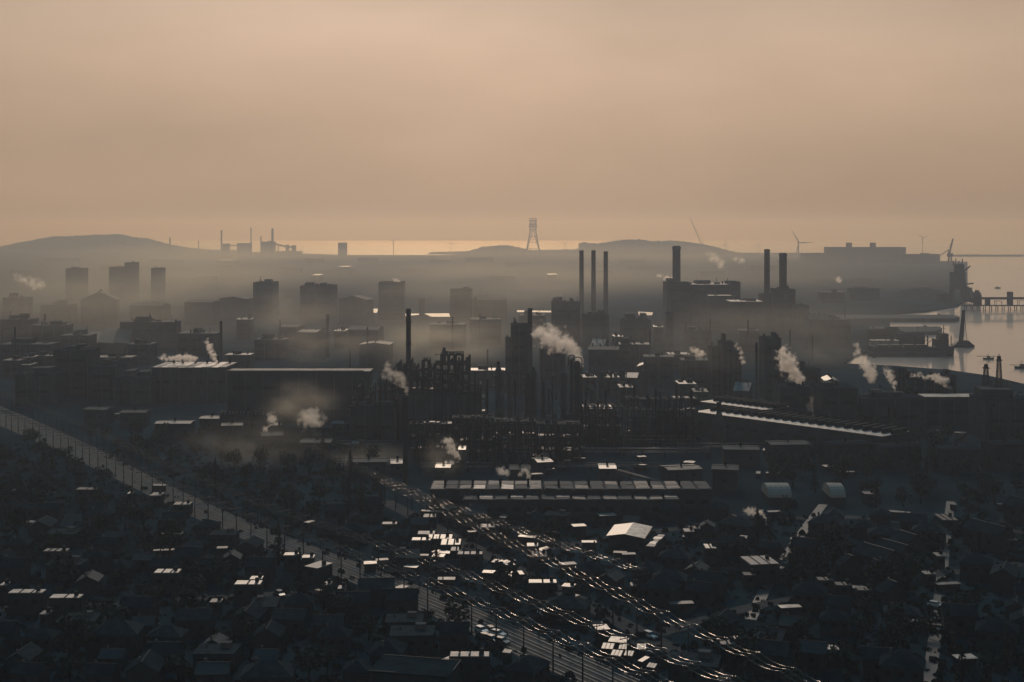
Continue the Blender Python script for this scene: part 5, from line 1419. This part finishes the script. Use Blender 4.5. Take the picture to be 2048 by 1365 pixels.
huts(24, (690, 1130), (1015, 1200), 'tiny added glinting roof')
huts(9, (1130, 1420), (1040, 1240), 'tiny added glinting roof')
huts(12, (1480, 2040), (1000, 1240), 'tiny added glinting roof')
huts(7, (40, 640), (960, 1220), 'tiny added glinting roof')
huts(5, (880, 1300), (1270, 1355), 'tiny added glinting roof')
huts(3, (1400, 2000), (1250, 1350), 'tiny added glinting roof')

# ------------------------------------------------------------------ ordinary houses
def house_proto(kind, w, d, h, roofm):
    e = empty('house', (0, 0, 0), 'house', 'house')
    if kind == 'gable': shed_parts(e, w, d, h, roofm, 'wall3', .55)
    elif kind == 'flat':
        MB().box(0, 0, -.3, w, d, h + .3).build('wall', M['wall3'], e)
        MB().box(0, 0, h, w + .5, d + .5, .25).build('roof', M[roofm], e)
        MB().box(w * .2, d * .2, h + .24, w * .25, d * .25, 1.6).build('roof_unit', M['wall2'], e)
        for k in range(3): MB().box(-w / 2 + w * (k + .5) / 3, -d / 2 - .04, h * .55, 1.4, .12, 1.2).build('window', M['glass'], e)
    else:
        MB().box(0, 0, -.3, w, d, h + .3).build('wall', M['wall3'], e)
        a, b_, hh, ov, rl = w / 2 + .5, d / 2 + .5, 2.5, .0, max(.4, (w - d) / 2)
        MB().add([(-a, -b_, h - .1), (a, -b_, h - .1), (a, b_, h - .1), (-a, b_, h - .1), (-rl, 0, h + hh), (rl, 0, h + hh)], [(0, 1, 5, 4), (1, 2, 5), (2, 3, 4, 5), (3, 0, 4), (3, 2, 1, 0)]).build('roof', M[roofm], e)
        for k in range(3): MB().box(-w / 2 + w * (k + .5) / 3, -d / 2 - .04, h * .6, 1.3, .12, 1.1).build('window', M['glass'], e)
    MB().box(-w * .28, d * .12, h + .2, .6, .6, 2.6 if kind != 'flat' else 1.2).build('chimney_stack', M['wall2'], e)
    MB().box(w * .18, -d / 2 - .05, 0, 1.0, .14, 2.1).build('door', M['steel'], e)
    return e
PROTO = [('gable', 9, 7.5, 5.4, 'roof', 'dark gabled house'), ('gable', 11, 8, 5.6, 'slate', 'grey-roofed gabled house'), ('hip', 10, 8, 5.6, 'roof', 'dark hip-roofed house'), ('hip', 12, 8.5, 5.2, 'slate', 'grey-roofed hipped house'), ('flat', 12, 9, 6.0, 'slate', 'dark flat-roofed block'), ('gable', 7.5, 6.5, 4.6, 'roof2', 'small house with a grey roof')]
protos = [None] * len(PROTO)
def seg_dist(p, pts):
    return min((Vector((p[0], p[1], 0)) - q).length for q in pts)
placed = []
def free(x, y, r):
    i = min(range(NR), key=lambda k: (Vector((x, y, 0)) - rail[k]).length)
    if (Vector((x, y, 0)) - rail[i]).length < bedw(i) + r + 1.5: return False
    for q, half in ROADS:
        if seg_dist((x, y), q) < half + r * .78: return False
    for tx, ty, tr in TAKEN:
        if math.hypot(x - tx, y - ty) < tr + r * .8: return False
    return True
hr = random.Random(21)
cand = []
yv = 284.0
while yv < 455:
    xv = -.42 * yv + hr.uniform(0, 8)
    while xv < .42 * yv:
        cand.append((xv + hr.uniform(-2.5, 2.5), yv + hr.uniform(-3, 3))); xv += hr.uniform(11, 16)
    yv += hr.uniform(11.5, 15)
hr.shuffle(cand)
NH = 0
for x, y in cand:
    if NH >= 285 or not free(x, y, 4.6): continue
    if hr.random() < .12: continue
    k = hr.choices(range(6), (5, 3, 4, 2, 2, 2))[0]
    rz = (hr.uniform(-.12, .12) if x < -10 else R(-20) + hr.uniform(-.15, .15)) + hr.choice((0, 0, math.pi / 2))
    if protos[k] is None:
        protos[k] = o = house_proto(*PROTO[k][:5]); o.location = (x, y, 0); o.rotation_euler = (0, 0, rz)
    else: o = copy_tree(protos[k], (x, y, 0), rz)
    sc_ = hr.uniform(.66, .9); o.scale = (sc_, sc_, sc_ * hr.uniform(.85, 1.1))
    if 'label' in o: del o['label']
    o['group'] = 'dark houses of the town'
    auto(o, PROTO[k][5], 1024 + FPX * x / y, HORY + FPX * 96 / y)
    TAKEN.append((x, y, 4.7)); NH += 1

# ------------------------------------------------------------------ trees
TP = []
for sd, h, cw, con in ((1, 9, 7, False), (2, 11, 8, False), (3, 7, 6, False), (4, 12, 5, True)):
    tr, cr = tree_mesh(sd, h, cw, con)
    TP.append((tr.mesh('trunk', M['bark']), cr.mesh('crown', M['leaf']), ['round leafy tree', 'broad leafy tree', 'small bushy tree', 'pointed conifer'][sd - 1]))
def plant(x, y, k, sc, rz, z=0.0):
    e = empty('tree', (x, y, z), None, 'tree', rz=rz, group='trees between the houses'); e.scale = (sc, sc, sc * hr.uniform(.85, 1.15))
    for me, nm in ((TP[k][0], 'trunk'), (TP[k][1], 'crown')):
        o = bpy.data.objects.new(nm, me); COL.objects.link(o); o.parent = e
    auto(e, TP[k][2], 1024 + FPX * x / y, HORY + FPX * (CAMH - 4) / y)
nt_ = 0
for q in range(2600):
    y = hr.uniform(280, 640); x = hr.uniform(-.41, .41) * y
    if (y > 430 and -.1 * y < x < .15 * y) or (y > 470 and .15 * y < x < .2 * y): continue
    if not free(x, y, 2.2): continue
    plant(x, y, hr.choice((0, 0, 1, 2, 2, 3)), hr.uniform(.7, 1.15), hr.uniform(0, 6.28)); TAKEN.append((x, y, 2.6)); nt_ += 1
    if nt_ >= 285: break
# shore trees, right, seen dark against the water
for x, gy in ((1826, 842), (1840, 845), (1862, 846), (1935, 838), (1950, 842), (1966, 840), (1985, 836), (2004, 834), (2014, 838), (2030, 842), (2044, 846), (1975, 858), (1990, 852), (2000, 846), (1640, 880), (1600, 884), (1720, 884), (1755, 888)):
    p = G(x, gy); plant(p.x, p.y, hr.choice((1, 1, 3)), hr.uniform(1.1, 1.7), hr.uniform(0, 6))

# ------------------------------------------------------------------ low growth and garden clutter between the houses
ug = MB(); ur = random.Random(5)
for q in range(9000):
    y = 278 + 330 * ur.random() ** 1.15; x = ur.uniform(-.41, .41) * y
    if y > 455 and x > -.1 * y: continue
    d_ = min((Vector((x, y, 0)) - p).length - bedw(i) for i, p in enumerate(rail) if abs(p.y - y) < 40 or i % 6 == 0)
    if d_ < (.3 if ur.random() < .8 else -3.0): continue
    hh = ur.uniform(.3, 1.5); ww = hh * ur.uniform(.5, 1.2)
    for t in range(3):
        a = ur.uniform(0, 6.28); c_, s_ = math.cos(a) * ww, math.sin(a) * ww; o_ = Vector((x + ur.uniform(-.6, .6), y + ur.uniform(-.6, .6), -.05))
        ug.add([o_ + Vector((-c_, -s_, 0)), o_ + Vector((c_, s_, 0)), o_ + Vector((c_ * .5 + ur.uniform(-.3, .3), s_ * .5, hh)), o_ + Vector((-c_ * .6, -s_ * .6, hh * ur.uniform(.6, 1)))], [(0, 1, 2, 3)])
tag(ug.build('undergrowth', M['leaf']), None, None, kind='stuff')

# ------------------------------------------------------------------ cars
def car(x, y, rz, pale, look):
    e = empty('parked_car', (x, y, .1), None, 'car', rz=rz, group='cars parked in the streets')
    m = M['carlight'] if pale else M['car']
    MB().add([(-2.1, -.82, .3), (2.1, -.82, .3), (2.1, .82, .3), (-2.1, .82, .3), (-2.15, -.84, .78), (2.1, -.84, .70), (2.1, .84, .70), (-2.15, .84, .78), (-2.0, -.78, .95), (.95, -.8, .95), (.95, .8, .95), (-2.0, .78, .95)], [(3, 2, 1, 0), (0, 1, 5, 4), (1, 2, 6, 5), (2, 3, 7, 6), (3, 0, 4, 7), (4, 5, 9, 8), (6, 7, 11, 10), (5, 6, 10, 9), (7, 4, 8, 11), (8, 9, 10, 11)]).build('body', m, e)
    MB().add([(-1.9, -.76, .94), (1.0, -.76, .94), (1.0, .76, .94), (-1.9, .76, .94), (-1.5, -.62, 1.42), (.3, -.62, 1.42), (.3, .62, 1.42), (-1.5, .62, 1.42)], [(0, 1, 5, 4), (1, 2, 6, 5), (2, 3, 7, 6), (3, 0, 4, 7)]).build('cabin_glass', M['glass'], e)
    MB().box(-.6, 0, 1.41, 1.9, 1.26, .05).build('roof', m, e)
    for sx in (-1.3, 1.3):
        for sy in (-.78, .78): MB().tube([(sx, sy - .1, .32), (sx, sy + .1, .32)], .32, 10).build('wheel', M['tyre'], e)
    auto(e, look, 1024 + FPX * x / y, HORY + FPX * 99 / y)
for i, (x, y) in enumerate(((963, 1266), (973, 1280), (984, 1266), (996, 1273), (985, 1284), (1004, 1288), (1088, 1232), (1112, 1244), (1868, 1262), (1872, 1215), (1566, 1130), (1590, 1098), (1300, 1276), (640, 1192), (560, 1193))):
    p = G(x, y); car(p.x, p.y, R((-52, -40, -60, -35)[i % 4]), i % 3 == 0, 'pale parked car' if i % 3 == 0 else 'dark parked car with bright glints')
# ------------------------------------------------------------------ steam and smoke
def DG(gy): return G(0, gy).y
steam([(1163, 733, 3), (1160, 716, 7), (1148, 703, 11), (1126, 690, 16), (1104, 680, 20), (1084, 668, 17), (1076, 662, 12)], DG(872), 'big bright steam plume blowing left from the gooseneck columns', seed=1, tau=1.9)
steam([(1604, 774, 3), (1598, 757, 8), (1588, 742, 12), (1578, 726, 14), (1570, 710, 11), (1565, 694, 6)], DG(845), 'tall bright steam plume in front of the two-spired block', seed=2, tau=3)
steam([(1742, 754, 8), (1736, 742, 11), (1728, 728, 9), (1718, 706, 8), (1714, 692, 7)], DG(800), 'pale steam plume rising before the bright water', seed=3, tau=1.6)
steam([(1789, 784, 2.5), (1786, 766, 5), (1780, 750, 8), (1772, 740, 7)], DG(838), 'thin steam plume left of the narrow black tower', seed=4, tau=2)
steam([(1900, 776, 3), (1890, 764, 6), (1876, 757, 7), (1858, 756, 5), (1838, 752, 5), (1820, 751, 4)], DG(838), 'rolling steam beside the black shore blocks', seed=5, tau=2.4)
steam([(1630, 828, 6), (1626, 812, 9), (1624, 797, 9)], DG(862), 'faint steam over the dark flat works left of the black block', seed=6, tau=.5)
steam([(433, 724, 3), (425, 712, 5), (420, 697, 6), (417, 684, 6)], DG(800), 'upright white steam jet on the steaming warehouse', seed=7, tau=2.6)
steam([(388, 720, 5), (370, 715, 7), (350, 718, 6), (334, 718, 6), (322, 716, 5)], DG(800), 'low bank of white steam lying along the steaming warehouse roof', seed=8, tau=2.4)
steam([(545, 866, 11), (544, 852, 12), (546, 838, 12)], DG(884), 'bright block of steam at the left end of the quench hall', seed=9, tau=3.2)
steam([(655, 880, 9), (640, 868, 15), (626, 854, 18), (622, 836, 20)], DG(888), 'bright slanting steam at the right end of the quench hall', seed=10, tau=3.0)
steam([(815, 790, 3), (812, 775, 6), (803, 762, 9), (790, 752, 12), (775, 744, 14)], DG(966), 'brown smoke trail bending left from the nearer stack', seed=11, tau=.75, col=(.80, .78, .74))
steam([(919, 918, 3), (912, 908, 6), (900, 896, 9), (890, 884, 10)], DG(955), 'small bright steam puff leaning left before the refinery', seed=12, tau=3)
steam([(1013, 946, 5), (1003, 943, 7), (998, 938, 5)], DG(962), 'low white steam puff above the grey panelled roof', seed=13, tau=2.2)
steam([(1058, 962, 3), (1057, 950, 4), (1050, 942, 5), (1042, 948, 5)], DG(966), 'hooked white steam puff right of the low white one', seed=14, tau=1.6)
steam([(1094, 918, 5), (1084, 914, 6), (1075, 915, 3)], DG(930), 'tiny white steam puff in the dark refinery yard', seed=15, tau=2)
steam([(1530, 1046, 4), (1518, 1034, 9), (1505, 1026, 9), (1494, 1026, 6)], DG(1060), 'white steam puff over the dark town below the barrel halls', seed=16, tau=2.6)
steam([(1471, 1035, 3), (1466, 1030, 3)], DG(1060), 'very small steam puff left of the white one over the town', seed=17, tau=1.6)
steam([(1352, 560, 4), (1338, 558, 5), (1322, 553, 4), (1316, 551, 3)], DG(636), 'white steam wisp at the foot of the thick chimney', seed=18, tau=2.4)
steam([(1442, 527, 7), (1426, 515, 8), (1414, 508, 6)], DG(560), 'faint steam on the right hill slope', seed=19, tau=.8)
steam([(1480, 522, 6), (1468, 518, 6)], DG(560), 'second fainter steam patch right on the right hill slope', seed=20, tau=.6)
steam([(797, 566, 4), (790, 560, 4)], DG(638), 'wisp of steam on the large square hazy block', seed=21, tau=1.4)
steam([(1402, 712, 6), (1394, 704, 7), (1386, 700, 6)], DG(780), 'small steam puff left of the stepped tower block', seed=22, tau=1.8)
steam([(1484, 725, 4), (1482, 706, 4), (1472, 690, 5)], DG(798), 'thin steam clinging to the right side of the stepped tower block', seed=23, tau=1.2)
steam([(1678, 562, 5), (1668, 557, 4)], DG(592), 'tiny steam wisp over the wooded ridge right of the twin chimneys', seed=24, tau=1)
steam([(82, 571, 8), (60, 566, 9), (40, 560, 8), (30, 552, 6)], DG(640), 'torn pale steam at the far left below the left hill', seed=25, tau=.8)
for i, (px, py, rx, rz, gy, ry, dn, lb) in enumerate((
    (585, 625, 110, 75, 745, 75, .0032, 'pale smoke bank hanging left of the lone hazy stack'),
    (430, 560, 170, 70, 620, 230, .0011, 'broad pale smoke drifting from the far works to the left hill'),
    (650, 690, 160, 50, 800, 60, .0045, 'pale smoke bank low behind the very long dark hall'),
    (880, 690, 190, 65, 800, 60, .0075, 'pale smoke bank behind the black steel frames'),
    (600, 810, 110, 62, 880, 30, .0150, 'grey smoke rising over the quench hall'),
    (740, 930, 130, 55, 935, 22, .0150, 'grey ground smoke left of the nearer smoking stack'),
    (885, 915, 60, 55, 960, 16, .0190, 'grey smoke right of the nearer smoking stack'),
    (500, 890, 190, 65, 930, 30, .0075, 'thin grey smoke lying over the yard below the long hall'),
    (1000, 570, 420, 75, 650, 260, .0011, 'thin smoke veil behind the three slim chimneys'),
    (170, 600, 330, 75, 680, 230, .0012, 'thin smoke veil below the left hill'),
    (1640, 690, 110, 55, 790, 70, .0022, 'thin smoke drifting towards the bright water'),
    (1400, 700, 220, 60, 800, 70, .0014, 'thin smoke veil around the stepped tower block'))):
    drift(px, py, rx, rz, DG(gy), ry, dn * 2.0, lb, seed=i + 1)

for i, (px, py, rx, rz, gy, ry, dn, lb) in enumerate((
    (190, 640, 520, 105, 745, 330, .00160, 'broad smog bank lying over the left-hand works behind the steaming warehouse'),
    (880, 650, 560, 105, 760, 300, .00170, 'broad smog bank lying behind the refinery and the boiler house'),
    (1530, 650, 420, 100, 770, 260, .00125, 'broad smog bank lying between the refinery and the right-hand piers'))):
    drift(px, py, rx, rz, DG(gy) + ry * .75, ry, dn, lb, seed=i + 31, thin=(.36, .64))

for i, (px, py, rx, rz, D, ry, dn, lb) in enumerate((
    (330, 540, 620, 82, 2050, 1050, .00105, 'far smog layer between the left hill and the works'),
    (1250, 545, 800, 76, 2400, 950, .00070, 'far smog layer round the feet of the chimneys and the right hill'),
    (900, 512, 1300, 36, 4700, 1000, .00040, 'farthest smog layer lying before the shining sea'))):
    drift(px, py, rx, rz, D, ry, dn, lb, seed=i + 41, thin=(.26, .60))
# ------------------------------------------------------------------ labels: each repeated thing is told apart by what it stands beside
def relation(dx, dy):
    if abs(dx) > 1.3 * abs(dy): return 'right of' if dx > 0 else 'left of'
    return 'below' if dy > 0 else 'above'
ORD = ['first', 'second', 'third', 'fourth', 'fifth', 'sixth', 'seventh', 'eighth', 'ninth', 'tenth', 'eleventh', 'twelfth', 'thirteenth', 'fourteenth', 'fifteenth', 'sixteenth', 'seventeenth', 'eighteenth', 'nineteenth', 'twentieth']
bins = {}
for o, look, px, py in AUTO:
    lx, ly, ph = min(LAND, key=lambda q: (q[0] - px) ** 2 + (1.6 * (q[1] - py)) ** 2)
    bins.setdefault((look, relation(px - lx, py - ly), ph), []).append((px, py, o))
def ordw(n):
    if n < 20: return ORD[n]
    return 'number %d' % (n + 1)
for (look, rel, ph), lst in bins.items():
    lst.sort(key=lambda t: (t[0], t[1]))
    for i, (px, py, o) in enumerate(lst):
        t = '%s %s %s' % (look, rel, ph) + ('' if len(lst) == 1 else ', %s from left' % ordw(i))
        if len(t.replace(',', '').split()) > 16: t = t.replace(' on ', ', ').replace('slim pole', 'pole').replace('the ', '')
        o['label'] = t
